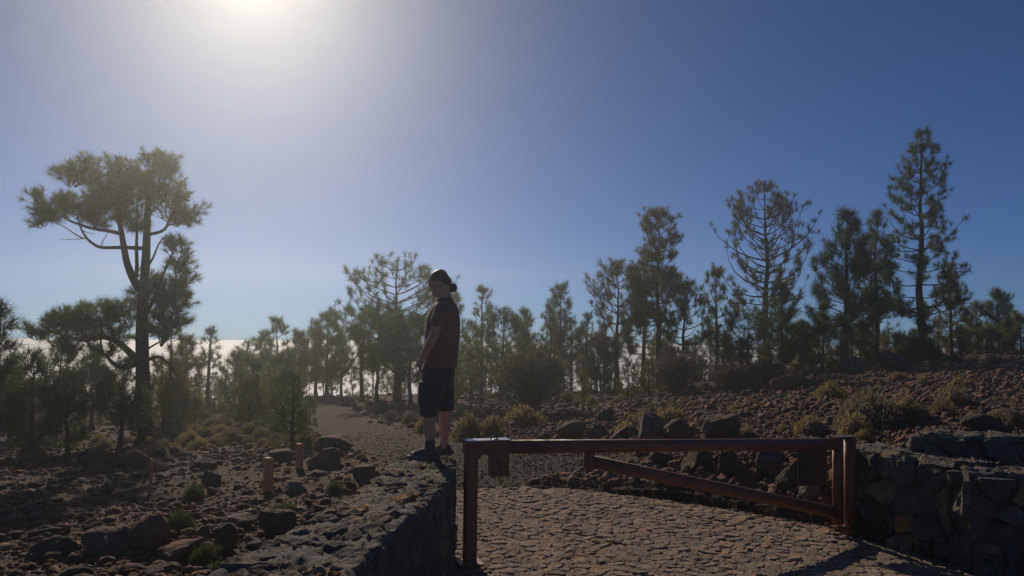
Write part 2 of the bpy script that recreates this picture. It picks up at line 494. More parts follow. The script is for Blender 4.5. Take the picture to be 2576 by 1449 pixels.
# --- a wall along a line: mortar core, stones on top and on the faces
def wall(name, label, left, right, z0, ztop, top_s=(0.2, 0.17), face_s=(0.26, 0.2), seed=1, faces=('right', 'end'), ochre=0.0, top_h=0.018, jit=0.03, nmax=300, ztilt=0.0, face_h=0.03):
    """left/right: edge points (x, y) of the wall top, same count, running from far to near"""
    r = np.random.default_rng(seed)
    Lp = np.array(left, float); Rp = np.array(right, float)
    n = len(Lp)
    s = np.concatenate([[0], np.cumsum(np.linalg.norm(np.diff((Lp + Rp) / 2, axis=0), axis=1))])
    def P(u, t):   # u along, t across 0..1
        l = np.array([np.interp(u, s, Lp[:, k]) for k in (0, 1)]); q = np.array([np.interp(u, s, Rp[:, k]) for k in (0, 1)])
        return l + (q - l) * t
    zt = lambda u: ztop + ztilt * u
    root = empty(name, ((Lp[0] + Rp[0])[0] / 2, (Lp[0] + Rp[0])[1] / 2, z0)); tag(root, label, 'wall')
    O = np.array(root.location)
    core = MB()
    V = []; F = []; m = 24
    us = np.linspace(0, s[-1], m)
    for u in us:
        a = P(u, 0.01); b = P(u, 0.99); z = zt(u) - 0.06
        V += [(a[0] - O[0], a[1] - O[1], -0.15), (a[0] - O[0], a[1] - O[1], z - O[2]), (b[0] - O[0], b[1] - O[1], z - O[2]), (b[0] - O[0], b[1] - O[1], -0.15)]
    for i in range(m - 1):
        for k in range(4):
            j = (k + 1) % 4
            F.append((i * 4 + k, i * 4 + j, (i + 1) * 4 + j, (i + 1) * 4 + k))
    F += [(3, 2, 1, 0), tuple((m - 1) * 4 + k for k in range(4))]
    core.add(V, F)
    obj('mortar_core', core.mesh('mortar_core', M_LAVAD), root)
    nu, nv = int(s[-1] / 0.022), 34
    uu = np.linspace(0, s[-1], nu); Vt = []
    for u in uu:
        for t in np.linspace(0.0, 1.0, nv):
            q = P(u, t); e = min(t, 1 - t); z = zt(u) - 0.010 + 0.030 * fbm(q[0] * 11, q[1] * 8, seed, 4) + 0.010 * vnoise(q[0] * 45, q[1] * 38, seed) - 0.03 * max(0, 0.05 - e) / 0.05
            Vt.append((q[0] - O[0], q[1] - O[1], z - O[2]))
    ii = (np.arange(nu - 1)[:, None] * nv + np.arange(nv - 1)[None]).ravel()
    obj('mortar_top', mesh_np('mortar_top', np.array(Vt), np.stack([ii, ii + 1, ii + nv + 1, ii + nv], 1), M_LAVAT, True), root)
    cnt = 0
    def put(nm, V, F, mat):
        c = np.mean(V, axis=0)
        me = mesh_py(nm, [np.array(v) - c for v in V], F, mat)
        if nm == 'coping_stone': smooth_flag(me)
        obj(nm, me, root, tuple(c - O))
    width = np.mean(np.linalg.norm(Rp - Lp, axis=1))
    pts = jitter_grid(-0.02, s[-1], 0.0, width, top_s[0], top_s[1], 0.42, r)
    pts = pts[(pts[:, 1] > 0.0) & (pts[:, 1] < width)]
    ghost = np.concatenate([pts * [1, -1], pts * [1, -1] + [0, 2 * width], pts * [-1, 1], pts * [-1, 1] + [2 * s[-1], 0]])
    cl = voronoi(np.concatenate([pts, ghost]), 0.5)[:len(pts)]
    for poly in cl:
        if len(poly) < 3: continue
        def mp(u, v, h):
            q = P(np.clip(u, 0, s[-1]), v / width); 
            return (q[0], q[1], zt(u) - 0.022 + h + 0.018 * vnoise(q[0] * 6, q[1] * 6, 1.7))
        st = stone_from_cell(poly, mp, r, gap=0.012, h=top_h, deep=0.05, tilt=0.008, dome=0.6, rough=0.009)
        if st: put('coping_stone', st[0], st[1], M_LAVA if r.random() > ochre * 0.5 else M_OCHRE); cnt += 1
    def face(PA, nrm, length, zlo):
        nonlocal cnt
        hgt = ztop - zlo
        pts = jitter_grid(0, length, 0, hgt, face_s[0], face_s[1], 0.4, r)
        pts = pts[(pts[:, 0] > 0) & (pts[:, 0] < length) & (pts[:, 1] > 0) & (pts[:, 1] < hgt)]
        gh = np.concatenate([pts * [1, -1], pts * [1, -1] + [0, 2 * hgt], pts * [-1, 1], pts * [-1, 1] + [2 * length, 0]])
        for poly in voronoi(np.concatenate([pts, gh]), 0.6)[:len(pts)]:
            if len(poly) < 3: continue
            off = r.uniform(-jit * 0.4, jit)
            def mp(u, v, h):
                q = PA(u); nn = nrm(u)
                return (q[0] + nn[0] * (h + off), q[1] + nn[1] * (h + off), zlo + v - 0.03)
            st = stone_from_cell(poly, mp, r, gap=0.012, h=face_h, deep=0.06, tilt=face_h, dome=0.6, rough=face_h * 0.4)
            if st: put('wall_stone', st[0], st[1], M_OCHRE if r.random() < ochre else M_LAVA); cnt += 1
    if 'right' in faces:
        def nr(u):
            a = P(np.clip(u - 0.05, 0, s[-1]), 1); b = P(np.clip(u + 0.05, 0, s[-1]), 1); d = b - a; d /= np.linalg.norm(d) + 1e-9
            nn = np.array([-d[1], d[0]]); w = P(np.clip(u, 0, s[-1]), 1) - P(np.clip(u, 0, s[-1]), 0)
            return nn if nn @ w > 0 else -nn
        face(lambda u: P(np.clip(u, 0, s[-1]), 0.97), nr, s[-1], z0)
    if 'end' in faces:
        A, B = P(0, 0), P(0, 1); d = B - A; w = np.linalg.norm(d); d /= w
        back = P(0.1, 0.5) - P(0, 0.5); nn = np.array([-d[1], d[0]]); nn = nn if nn @ back < 0 else -nn
        face(lambda u: A + d * u, lambda u: nn, w, z0)
    if 'near' in faces:
        A, B = P(s[-1], 0), P(s[-1], 1); d = B - A; w = np.linalg.norm(d); d /= w
        back = P(s[-1] - 0.1, 0.5) - P(s[-1], 0.5); nn = np.array([-d[1], d[0]]); nn = nn if nn @ back < 0 else -nn
        face(lambda u: A + d * u, lambda u: nn, w, z0)
    return root
wall('stone_wall', 'low grey lava stone wall that the person stands on', [(-0.86, 7.12), (-1.05, 6.75), (-1.04, 6.0), (-1.12, 5.2), (-1.27, 4.2), (-1.42, 3.5), (-1.6, 2.4)],
     [(-0.62, 7.12), (-0.46, 6.75), (-0.44, 6.2), (-0.5, 5.4), (-0.66, 4.35), (-0.72, 3.55), (-0.8, 2.4)], 0.0, 0.80, seed=5, top_s=(0.13, 0.17), ochre=0.07, faces=('right', 'end'), face_h=0.01, jit=0.006)
# right of the gate: return wall, higher wall behind it, block of wall nearer the camera
wall('return_wall', 'dark low wall running forward from the red hinge post', [(3.75, 7.95), (3.95, 7.3), (4.25, 6.75)], [(3.38, 7.85), (3.55, 7.2), (3.8, 6.72)], 0.0, 0.84, seed=8, ochre=0.06, top_s=(0.2, 0.16), face_s=(0.24, 0.2), faces=('right',), jit=0.05)
wall('upper_wall', 'higher back wall of grey blocks behind the dark return wall', [(3.95, 7.62), (5.2, 7.25), (7.2, 6.9)], [(3.85, 7.28), (5.1, 6.92), (7.1, 6.56)], 0.35, 1.02, seed=12, ochre=0.05, top_s=(0.26, 0.14), face_s=(0.2, 0.24), faces=('right', 'end'), jit=0.06)
wall('front_wall', 'rough rubble wall block at the right edge nearest the camera', [(3.86, 6.8), (5.2, 6.5), (7.0, 6.2)], [(3.76, 6.42), (5.1, 6.12), (6.9, 5.8)], 0.0, 0.82, seed=15, ochre=0.0, top_s=(0.2, 0.15), face_s=(0.19, 0.15), faces=('right', 'end'), jit=0.07)
# ------------------------------------------------------------------ rust-red barrier gate
def steel_mat(name, base, rust, rough=0.45):
    m, nt, b, out = new_mat(name); L = nt.links.new
    tc = nd(nt, 'ShaderNodeTexCoord')
    n = nd(nt, 'ShaderNodeTexNoise', Scale=5.0, Detail=9.0, Roughness=0.7); L(tc.outputs['Object'], n.inputs['Vector'])
    n2 = nd(nt, 'ShaderNodeTexNoise', Scale=60.0, Detail=4.0); L(tc.outputs['Object'], n2.inputs['Vector'])
    r = ramp(nt, [(0.35, base), (0.7, rust)]); L(n.outputs['Fac'], r.inputs[0])
    L(r.outputs[0], b.inputs['Base Color'])
    rr_ = ramp(nt, [(0.3, (rough - 0.1,) * 3), (0.7, (rough + 0.3,) * 3)]); L(n.outputs['Fac'], rr_.inputs[0]); L(rr_.outputs[0], b.inputs['Roughness'])
    bp = nd(nt, 'ShaderNodeBump', Strength=0.25, Distance=0.004); L(n2.outputs['Fac'], bp.inputs['Height']); L(bp.outputs[0], b.inputs['Normal'])
    return m
M_STEEL = steel_mat('rust red steel', (0.12, 0.038, 0.023), (0.27, 0.09, 0.046))
M_STEELD = steel_mat('dark brown steel', (0.055, 0.026, 0.02), (0.09, 0.042, 0.03), 0.5)
M_BARE, _nt, _b, _ = new_mat('worn steel plate')
_b.inputs['Base Color'].default_value = (0.42, 0.43, 0.46, 1); _b.inputs['Metallic'].default_value = 0.6; _b.inputs['Roughness'].default_value = 0.35
GY0_, GY1_ = 6.5, 7.64
GXL, GXR = at(1183, 1300, GY0_).x, at(2137, 1300, GY1_).x
def gate_y(px):       # depth along the gate line for a pixel column
    d = ray(px, 1130); k = d.x / d.y
    t = (k * GY0_ - GXL) / ((GXR - GXL) - k * (GY1_ - GY0_))
    return GY0_ + t * (GY1_ - GY0_)
def gp(px, py): return at(px, py, gate_y(px))
gdir = Vector((GXR - GXL, GY1_ - GY0_, 0)).normalized()
grot = Matrix.Rotation(math.atan2(gdir.y, gdir.x), 3, 'Z')
def part(name, mb, mat, root, bev=0.004, smooth=False):
    me = mb.mesh(name, mat, smooth)
    if bev: bevel(me, bev)
    me.transform(Matrix.Translation(-Vector(root.location)))
    return obj(name, me, root)
# left post with its cap plate and gusset
pl = gp(1183, 1390); zb = 0.0; ztopL = gp(1183, 1140).z
gpost = tag(empty('gate_post', (GXL, GY0_, 0)), 'square rust red steel post at the latch end beside the lava wall', 'post')
mb = MB(); mb.box((GXL, GY0_, (ztopL + zb) / 2 - 0.03), 0.10, 0.10, ztopL - zb + 0.06, grot); part('post_tube', mb, M_STEEL, gpost, 0.008)
mb = MB(); mb.box((GXL, GY0_, 0.022), 0.2, 0.2, 0.014, grot); part('foot_plate', mb, M_STEEL, gpost, 0.003)
zt_ = gp(1183, 1109).z; zbar = gp(1400, 1124).z
leaf = tag(empty('barrier_gate', (GXL, GY0_, 0)), 'rust red steel barrier gate leaf with long top bar and sloping brace', 'gate')
A = gp(1168, 1124); B = gp(1282, 1124)
c = (A + B) / 2; hbox = 0.112
mb = MB(); mb.box((c.x, c.y, c.z), (B - A).length, 0.12, hbox, grot); part('latch_box', mb, M_STEEL, leaf, 0.006)
mb = MB(); mb.box((c.x, c.y, c.z + hbox / 2 + 0.004), (B - A).length - 0.02, 0.13, 0.007, grot); part('top_plate', mb, M_BARE, leaf, 0.002)
# gusset under the box beside the post
mb = MB(); g0 = gp(1198, 1140); g1 = gp(1216, 1140); g2 = gp(1198, 1158)
nrm = Vector((-gdir.y, gdir.x, 0)) * 0.05
q = [g0, g1, (g1 + g2) / 2 + Vector((0, 0, 0.012)) - gdir * 0.004, g2]
mb.add([v - nrm for v in q] + [v + nrm for v in q], [(3, 2, 1, 0), (4, 5, 6, 7), (0, 1, 5, 4), (1, 2, 6, 5), (2, 3, 7, 6), (3, 0, 4, 7)]); part('gusset', mb, M_STEEL, gpost, 0)
# lock housing hanging below
A = gp(1232, 1141); B = gp(1277, 1196); c = (A + B) / 2
mb = MB(); mb.box(c, (Vector((B.x, B.y, 0)) - Vector((A.x, A.y, 0))).length, 0.10, abs(A.z - B.z), grot); lb = part('lock_housing', mb, M_STEEL, leaf, 0.004)
nrmv = Vector((-gdir.y, gdir.x, 0)); mb = MB(); mb.tube([c - nrmv * 0.049, c - nrmv * 0.054], 0.016, 12); me = mb.mesh('lock_cover', M_STEELD); me.transform(Matrix.Translation(-Vector(leaf.location))); obj('lock_cover', me, lb)
mb = MB(); mb.box((c.x, c.y - 0.056, c.z + 0.02), 0.012, 0.012, 0.05, grot); part('side_fin', mb, M_STEELD, leaf, 0.002)
# latch shackle on the plate
sh = gp(1243, 1106); mb = MB()
mb.tube([sh + gdir * (0.028 * math.cos(a)) + Vector((0, 0, 0.035 * math.sin(a) - 0.004)) for a in np.linspace(-0.1, 3.3, 12)], 0.007, 8)
part('latch_ring', mb, M_STEELD, leaf, 0, True)
mb = MB(); mb.box(gp(1247, 1110) + Vector((0, -0.045, 0.01)), 0.05, 0.03, 0.03, grot); part('latch_tongue', mb, M_BARE, leaf, 0.004)
# long pipe, stub, brace, hinge tube
def pipe(name, a, b, r, root, mat=M_STEEL, ext=0.0, sides=20):
    mb = MB(); d = (b - a).normalized(); mb.tube([a - d * ext, a + (b - a) * 0.5, b + d * ext], r, sides)
    me = mb.mesh(name, mat, True); 
    for p in me.polygons:
        if len(p.vertices) > 4: p.use_smooth = False
    me.transform(Matrix.Translation(-Vector(root.location))); return obj(name, me, root)
pipe('top_bar', gp(1270, 1124), gp(2100, 1117), 0.0575, leaf)
pipe('stub_post', gp(1482, 1132), gp(1482, 1180), 0.05, leaf)
pipe('brace', gp(1482, 1160), gp(2102, 1289), 0.055, leaf)
hx = 2108
pipe('hinge_tube', gp(hx, 1103), gp(hx, 1318), 0.052, leaf)
mb = MB(); A = gp(2018, 1134); B = gp(2094, 1222); c = (A + B) / 2 + Vector((-gdir.y, gdir.x, 0)) * 0.07
mb.box(c, (Vector((B.x, B.y, 0)) - Vector((A.x, A.y, 0))).length, 0.012, A.z - B.z, grot); sg_ = part('sign_panel', mb, M_STEELD, leaf, 0.003)
sw, shh = (Vector((B.x, B.y, 0)) - Vector((A.x, A.y, 0))).length / 2 - 0.02, (A.z - B.z) / 2 - 0.02
for ku in (-1, 1):
    for kv in (-1, 1):
        q = c + gdir * ku * sw + Vector((0, 0, kv * shh)) - Vector((-gdir.y, gdir.x, 0)) * 0.006
        mb = MB(); mb.tube([q, q - Vector((-gdir.y, gdir.x, 0)) * 0.006], 0.008, 8); me = mb.mesh('rivet', M_STEEL); me.transform(Matrix.Translation(-Vector(leaf.location))); obj('rivet', me, sg_)
hpost = tag(empty('hinge_post', (GXR, GY1_, 0)), 'thick rust red steel hinge post against the right hand wall', 'post')
pt = gp(2137, 1102)
pipe('post_tube', Vector((pt.x, pt.y, -0.02)), pt, 0.058, hpost)
mb = MB(); cc = (gp(hx, 1100) + gp(2137, 1100)) / 2
mb.box((cc.x, cc.y, cc.z + 0.008), 0.235, 0.14, 0.012, grot); part('cap_plate', mb, M_STEELD, hpost, 0.004)
mb = MB(); cc = (gp(hx, 1325) + gp(2137, 1325)) / 2
mb.box((cc.x, cc.y, cc.z), 0.21, 0.12, 0.018, grot); hb_ = part('hinge_bracket', mb, M_STEEL, hpost, 0.004)
for ku in (-0.07, 0.0):
    q = cc + gdir * ku - Vector((-gdir.y, gdir.x, 0)) * 0.03 + Vector((0, 0, 0.008)); mb = MB(); mb.tube([q, q + Vector((0, 0, 0.012))], 0.012, 6); me = mb.mesh('bolt', M_STEELD); me.transform(Matrix.Translation(-Vector(hpost.location))); obj('bolt', me, hb_)
# ------------------------------------------------------------------ loose rocks and boulders
M_ROCK = rock_mat('reddish volcanic rock', (0.115, 0.07, 0.05), (0.25, 0.165, 0.122), tint=(1.35, 0.85, 0.65), scale=5, bump=0.8, dist=0.05)
M_GRAV = rock_mat('dark cinder gravel', (0.042, 0.027, 0.02), (0.088, 0.06, 0.046), scale=9, bump=0.5, dist=0.02)
M_ROCKO = rock_mat('boulder rock', (0.10, 0.068, 0.052), (0.22, 0.155, 0.12), tint=(1.2, 0.85, 0.66), scale=4, bump=0.9, island=False, dist=0.06)
M_ROCKG = rock_mat('grey boulder rock', (0.095, 0.075, 0.062), (0.20, 0.16, 0.132), scale=4, bump=0.9, island=False, dist=0.05)
def ico(sub):
    bm = bmesh.new(); bmesh.ops.create_icosphere(bm, subdivisions=sub, radius=1.0)
    V = np.array([v.co for v in bm.verts]); F = np.array([[v.index for v in f.verts] for f in bm.faces]); bm.free(); return V, F
ICO = {k: ico(k) for k in (1, 2, 3, 4)}
def rocks_np(n, sub, r, flat=(0.5, 0.9), cuts=7, rough=0.06):
    """n angular rocks of unit size: (n, V, 3)"""
    V0, F0 = ICO[sub]
    V = np.repeat(V0[None], n, 0).copy()
    for c in range(cuts):
        nn = r.normal(size=(n, 3)); nn /= np.linalg.norm(nn, axis=1)[:, None]
        d = r.uniform(0.36, 0.8, n)
        over = np.maximum(np.einsum('nvk,nk->nv', V, nn) - d[:, None], 0)
        V -= over[..., None] * nn[:, None]
    if sub <= 2:
        V *= 1 + r.normal(0, rough, V.shape[:2])[..., None]
    else:
        o = r.uniform(0, 50, (n, 1, 1)); Q = V * 2.2 + o
        V *= 1 + rough * 2.2 * fbm(Q[..., 0], Q[..., 1], Q[..., 2], 3)[..., None] + rough * 0.8 * vnoise(V[..., 0] * 11 + 5, V[..., 1] * 11, V[..., 2] * 11)[..., None]
    V[..., 0] *= r.uniform(0.85, 1.25, (n, 1)); V[..., 1] *= r.uniform(0.75, 1.05, (n, 1))
    V[..., 2] *= r.uniform(*flat, (n, 1))
    a = r.normal(0, 0.28, n); ca, sa = np.cos(a)[:, None], np.sin(a)[:, None]       # tip a little
    x, z = V[..., 0].copy(), V[..., 2].copy(); V[..., 0] = ca * x - sa * z; V[..., 2] = sa * x + ca * z
    a = r.uniform(0, 6.28, n); ca, sa = np.cos(a)[:, None], np.sin(a)[:, None]
    x, y = V[..., 0].copy(), V[..., 1].copy(); V[..., 0] = ca * x - sa * y; V[..., 1] = sa * x + ca * y
    return V, F0
def clear_of_built(x, y):
    """True away from paving, walls and (mostly) the path"""
    ok = ~inside(PAVE, x, y)
    ok &= ~((x > -1.75) & (x < -0.3) & (y < 7.25))
    ok &= ~((x > 3.2) & (y < 7.75) & (x - 3.2 < (8.4 - y) * 9))
    return ok
def scatter_xy(n, r, y0, y1, side):
    y = 1.0 / r.uniform(1 / y1, 1 / y0, n)**1.0
    k = r.uniform(-0.74, 0.74, n); x = k * y
    return x, y
rk = np.random.default_rng(31)
# fields of stones: the small ones are uncountable
def field(name, n, y0, y1, s0, s1, seed, flat, keepf, sub=1, mat=M_ROCK, sink=0.25, cuts=6, pf=0.55, grow=0.0):
    r = np.random.default_rng(seed)
    y = (1 / r.uniform(1 / y1, 1 / y0, n)); x = r.uniform(-0.74, 0.74, n) * y
    k = keepf(x, y) & clear_of_built(x, y); x, y = x[k], y[k]
    pm = path_mask(x, y)
    dens = np.clip(0.5 + 0.9 * (fbm(x * 0.7, y * 0.7, 5.5, 3) + 0.35), 0, 1)
    k = (r.random(len(x)) < dens); x, y, pm = x[k], y[k], pm[k]
    s = s0 * (s1 / s0) ** (r.random(len(x)) ** 2.4)
    s = s * (1 + grow * np.maximum(0, y - 9))
    s = np.where(pm > 0.3, np.minimum(s, s0 * pf), s)
    V, F0 = rocks_np(len(x), sub, r, flat, cuts)
    V = V * s[:, None, None]
    z = ground(x, y) + s * (0.45 - sink)
    V += np.stack([x, y, z], 1)[:, None]
    nv = V.shape[1]
    F = (F0[None] + (np.arange(len(x)) * nv)[:, None, None]).reshape(-1, 3)
    o = obj(name, mesh_np(name, V.reshape(-1, 3), F, mat)); o['kind'] = 'stuff'
    return len(x)
left_f = lambda x, y: x < 0.5 - 0.16 * (y - 9)
right_f = lambda x, y: ~left_f(x, y)
NR = 0
NR += field('left_rubble', 20000, 4.6, 38, 0.022, 0.095, 1, (0.4, 0.75), left_f, grow=0.035)
NR += field('far_left_rubble', 12000, 13, 40, 0.035, 0.12, 11, (0.4, 0.75), left_f, grow=0.02, pf=0.3)
NR += field('left_gravel', 30000, 4.6, 24, 0.009, 0.032, 2, (0.5, 0.8), left_f, grow=0.05)
NR += field('bank_rubble', 16000, 7.8, 38, 0.026, 0.09, 3, (0.5, 0.95), right_f, grow=0.03)
NR += field('far_bank_rubble', 15000, 13, 40, 0.04, 0.125, 13, (0.5, 0.9), right_f, grow=0.015, pf=0.3, cuts=8)
NR += field('fine_bank_rubble', 22000, 10, 34, 0.02, 0.06, 14, (0.5, 0.9), right_f, grow=0.02, pf=0.3)
NR += field('bank_gravel', 9000, 8.0, 18, 0.012, 0.04, 4, (0.5, 0.9), right_f)
NR += field('path_gravel', 19000, 9.4, 19, 0.012, 0.035, 15, (0.5, 0.9), lambda x, y: path_mask(x, y) > 0.05, pf=2.2, mat=M_GRAV)
# toe of the bank just behind the paving
NR += field('toe_rubble', 5200, 8.2, 13, 0.022, 0.085, 5, (0.5, 0.95), lambda x, y: right_f(x, y) & (x < 5), pf=1.4)

# angular stones shouldering the back edge of the paving
r = np.random.default_rng(88); nt_ = 900; tl = np.array([(0.2, 10.0), (0.85, 9.95), (1.25, 9.75), (2.0, 9.35), (2.65, 8.8), (3.3, 8.2)])
q = r.uniform(0, len(tl) - 1.001, nt_); i = q.astype(int); f = (q - i)[:, None]; pxy = tl[i] * (1 - f) + tl[i + 1] * f + np.abs(r.normal(0, 0.42, (nt_, 1))) * np.array([0.55, 0.84]) + r.normal(0, 0.05, (nt_, 2))
s_ = 0.022 * (0.11 / 0.022) ** (r.random(nt_) ** 1.6); V, F0 = rocks_np(nt_, 2, r, (0.6, 0.95), 8, 0.05)
V = V * s_[:, None, None] + np.stack([pxy[:, 0], pxy[:, 1], ground(pxy[:, 0], pxy[:, 1]) + s_ * 0.3], 1)[:, None]
o = obj('toe_stones', mesh_np('toe_stones', V.reshape(-1, 3), (F0[None] + (np.arange(nt_) * V.shape[1])[:, None, None]).reshape(-1, 3), M_ROCK)); o['kind'] = 'stuff'
# single rocks one can point at: (px, py of the base centre, width px, height px) in the photo
def rock_at(name, px, py, w, h, label, group=None, mat=None, seed=0, sub=3, cuts=8, rough=0.07, deep=0.9, depth=None, cat='rock', sx=None, flat_top=False, sharp=False):
    p = on_ground(px, py, depth or 3.0)
    sc_ = p.y / FPX
    r = np.random.default_rng(seed + int(px * 7 + py * 13))
    V, F0 = rocks_np(1, sub, r, (0.95, 1.0), cuts, rough); V = V[0]
    V -= (V.max(0) + V.min(0)) / 2; ext = V.max(0) - V.min(0)
    Wm, Hm = w * sc_, h * sc_
    V = V / ext * np.array([Wm, Wm * deep, Hm * 1.35])
    if flat_top:
        V[:, 2] = np.minimum(V[:, 2], Hm * 0.42 + V[:, 0] * 0.12)
    o = obj(name, mesh_np(name, V, F0, mat or M_ROCKO, False), None, (p.x, p.y + Wm * deep * 0.35, p.z + Hm * 0.675 - Hm * 0.35))
    if sub >= 3: smooth_flag(o.data)
    if sharp: o.data.polygons.foreach_set('use_smooth', np.zeros(len(o.data.polygons), dtype=bool))
    tag(o, label, cat, group)
    return o
B = 'boulder'
rock_at('boulder', 245, 1405, 128, 62, 'large rounded boulder with a sunlit top in the left foreground', mat=M_ROCKO, sub=4, cuts=7, cat=B)
rock_at('boulder', 115, 1412, 116, 46, 'broad dark boulder left of the large rounded foreground boulder', mat=M_ROCKO, sub=4, cuts=6, cat=B)
rock_at('boulder', 358, 1395, 115, 95, 'dark blocky boulder directly right of the large rounded boulder', mat=M_ROCKO, sub=4, cuts=9, cat=B)
rock_at('boulder', 418, 1424, 124, 56, 'wedge shaped boulder with a pale flat lit top in the left foreground', mat=M_ROCKO, sub=4, cuts=9, cat=B, flat_top=True)
rock_at('boulder', 395, 1452, 90, 22, 'squat dark rock below the wedge shaped boulder', mat=M_ROCKO, sub=3, cuts=7, cat=B)
rock_at('boulder', 560, 1392, 58, 70, 'pointed reddish rock beside the left edge of the lava wall', mat=M_ROCKO, sub=3, cuts=9, cat=B)
rock_at('boulder', 690, 1352, 92, 62, 'smooth grey boulder beside the lava wall with green sprigs above it', mat=M_ROCKG, sub=4, cuts=5, cat=B)
rock_at('boulder', 596, 1334, 82, 38, 'long flat topped grey rock left of the smooth boulder by the wall', mat=M_ROCKG, sub=3, cuts=7, cat=B, flat_top=True)
rock_at('boulder', 500, 1352, 40, 24, 'small rounded rock left of the pointed reddish rock', mat=M_ROCKG, sub=3, cat='rock')
rock_at('boulder', 912, 1226, 64, 66, 'upright squared reddish stone block just behind the lava wall', mat=M_ROCKO, sub=4, cuts=4, cat=B, deep=0.7, flat_top=True)
rock_at('boulder', 930, 1223, 50, 34, 'small rock leaning in front of the squared reddish block', mat=M_ROCKO, sub=3, cat='rock')
rock_at('boulder', 836, 1142, 100, 54, 'big flat topped boulder on the left edge of the gravel path', mat=M_ROCKO, sub=4, cuts=8, cat=B, flat_top=True)
rock_at('boulder', 806, 1178, 80, 42, 'dark sloping rock below the big flat topped boulder by the path', mat=M_ROCKO, sub=3, cat=B)
rock_at('boulder', 790, 1202, 46, 18, 'pale lit slab of rock between the two rust posts and the block', mat=M_ROCKG, sub=3, cat='rock')
rock_at('boulder', 738, 1246, 60, 30, 'dark rounded rock to the right of the nearer rust post', mat=M_ROCKG, sub=3, cat='rock')
rock_at('boulder', 505, 1185, 62, 28, 'low flat rock in the shade left of the rust posts', mat=M_ROCKO, sub=3, cat='rock')
rock_at('boulder', 520, 1218, 58, 34, 'rounded grey rock left of the nearer rust post', mat=M_ROCKG, sub=3, cat='rock')
rock_at('boulder', 700, 1162, 56, 28, 'dark rock behind the farther rust post', mat=M_ROCKG, sub=3, cat='rock')
rock_at('boulder', 205, 1175, 54, 42, 'mossy pointed rock in the shade of the big pine', mat=M_ROCKG, sub=3, cat='rock')
rock_at('boulder', 440, 1148, 40, 24, 'pale rounded stone at the foot of the big pine', mat=M_ROCKG, sub=3, cat='rock')
# bank behind the gate
rock_at('boulder', 1646, 1105, 70, 64, 'tall dark boulder on the bank with a cushion bush behind it', mat=M_ROCKG, sub=4, cuts=7, cat=B, rough=0.05)
rock_at('boulder', 1718, 1108, 84, 52, 'rough boulder below the cushion bush right of the tall dark boulder', mat=M_ROCKO, sub=4, cuts=8, cat=B)
rock_at('boulder', 1818, 1105, 92, 62, 'brown boulder with a sunlit ledge on the bank behind the gate', mat=M_ROCKO, sub=4, cuts=9, cat=B)
rock_at('boulder', 1440, 1106, 74, 44, 'broad rock on the bank left end just above the gate bar', mat=M_ROCKO, sub=3, cat=B)
rock_at('boulder', 1505, 1108, 60, 44, 'squared brown rock above the gate bar over the stub post', mat=M_ROCKO, sub=3, cat=B)
rock_at('boulder', 1580, 1106, 76, 34, 'sloping rock above the gate bar left of the tall dark boulder', mat=M_ROCKO, sub=3, cat=B)
rock_at('boulder', 1635, 1068, 50, 36, 'rounded brown rock above the tall dark boulder', mat=M_ROCKO, sub=3, cat='rock')
rock_at('boulder', 1525, 1062, 46, 40, 'pale faceted rock half way up the bank', mat=M_ROCKO, sub=3, cat='rock')
rock_at('boulder', 2062, 1098, 62, 34, 'flat brown rock showing above the hinge end of the gate bar', mat=M_ROCKO, sub=3, cat=B)
rock_at('boulder', 2000, 1238, 80, 72, 'rough dark rock behind the gate below the sign panel', mat=M_ROCKO, sub=4, cat=B)
rock_at('boulder', 2050, 1262, 70, 60, 'pitted dark rock between brace and hinge tube', mat=M_ROCKG, sub=4, cat=B)
rock_at('boulder', 1855, 1200, 90, 66, 'large reddish rock behind the gate between top bar and brace', mat=M_ROCKO, sub=4, cat=B)
rock_at('boulder', 1760, 1185, 84, 56, 'brown rock behind the gate left of the large reddish rock', mat=M_ROCKO, sub=4, cat=B)
rock_at('boulder', 1945, 1190, 86, 62, 'dark slab behind the gate right of the large reddish rock', mat=M_ROCKG, sub=4, cat=B)
rock_at('boulder', 1900, 1232, 46, 30, 'small tan rock low on the bank above the brace', mat=M_ROCKO, sub=3, cat='rock')
rock_at('boulder', 1665, 1172, 60, 34, 'tilted rock seen between top bar and brace near the stub post', mat=M_ROCKO, sub=3, cat='rock')
rock_at('boulder', 2265, 925, 90, 46, 'dark boulder on the skyline under the tallest pine', mat=M_ROCKO, sub=4, cat=B, depth=18)
rock_at('boulder', 2160, 937, 80, 40, 'dark boulder on the skyline left of the tallest pine', mat=M_ROCKO, sub=4, cat=B, depth=18)
rock_at('boulder', 2365, 912, 60, 30, 'dark low boulder on the skyline right of the tallest pine', mat=M_ROCKO, sub=4, cat=B, depth=18)
rock_at('boulder', 1985, 985, 74, 44, 'dark boulder half way up the right slope below the ridge pines', mat=M_ROCKO, sub=4, cat=B)
rock_at('boulder', 2480, 1090, 90, 46, 'dark pointed boulder behind the upper wall at the far right', mat=M_ROCKO, sub=4, cat=B)
rock_at('boulder', 2440, 1098, 30, 22, 'small tan stone in front of the dark pointed boulder', mat=M_ROCKO, sub=3, cat='rock')

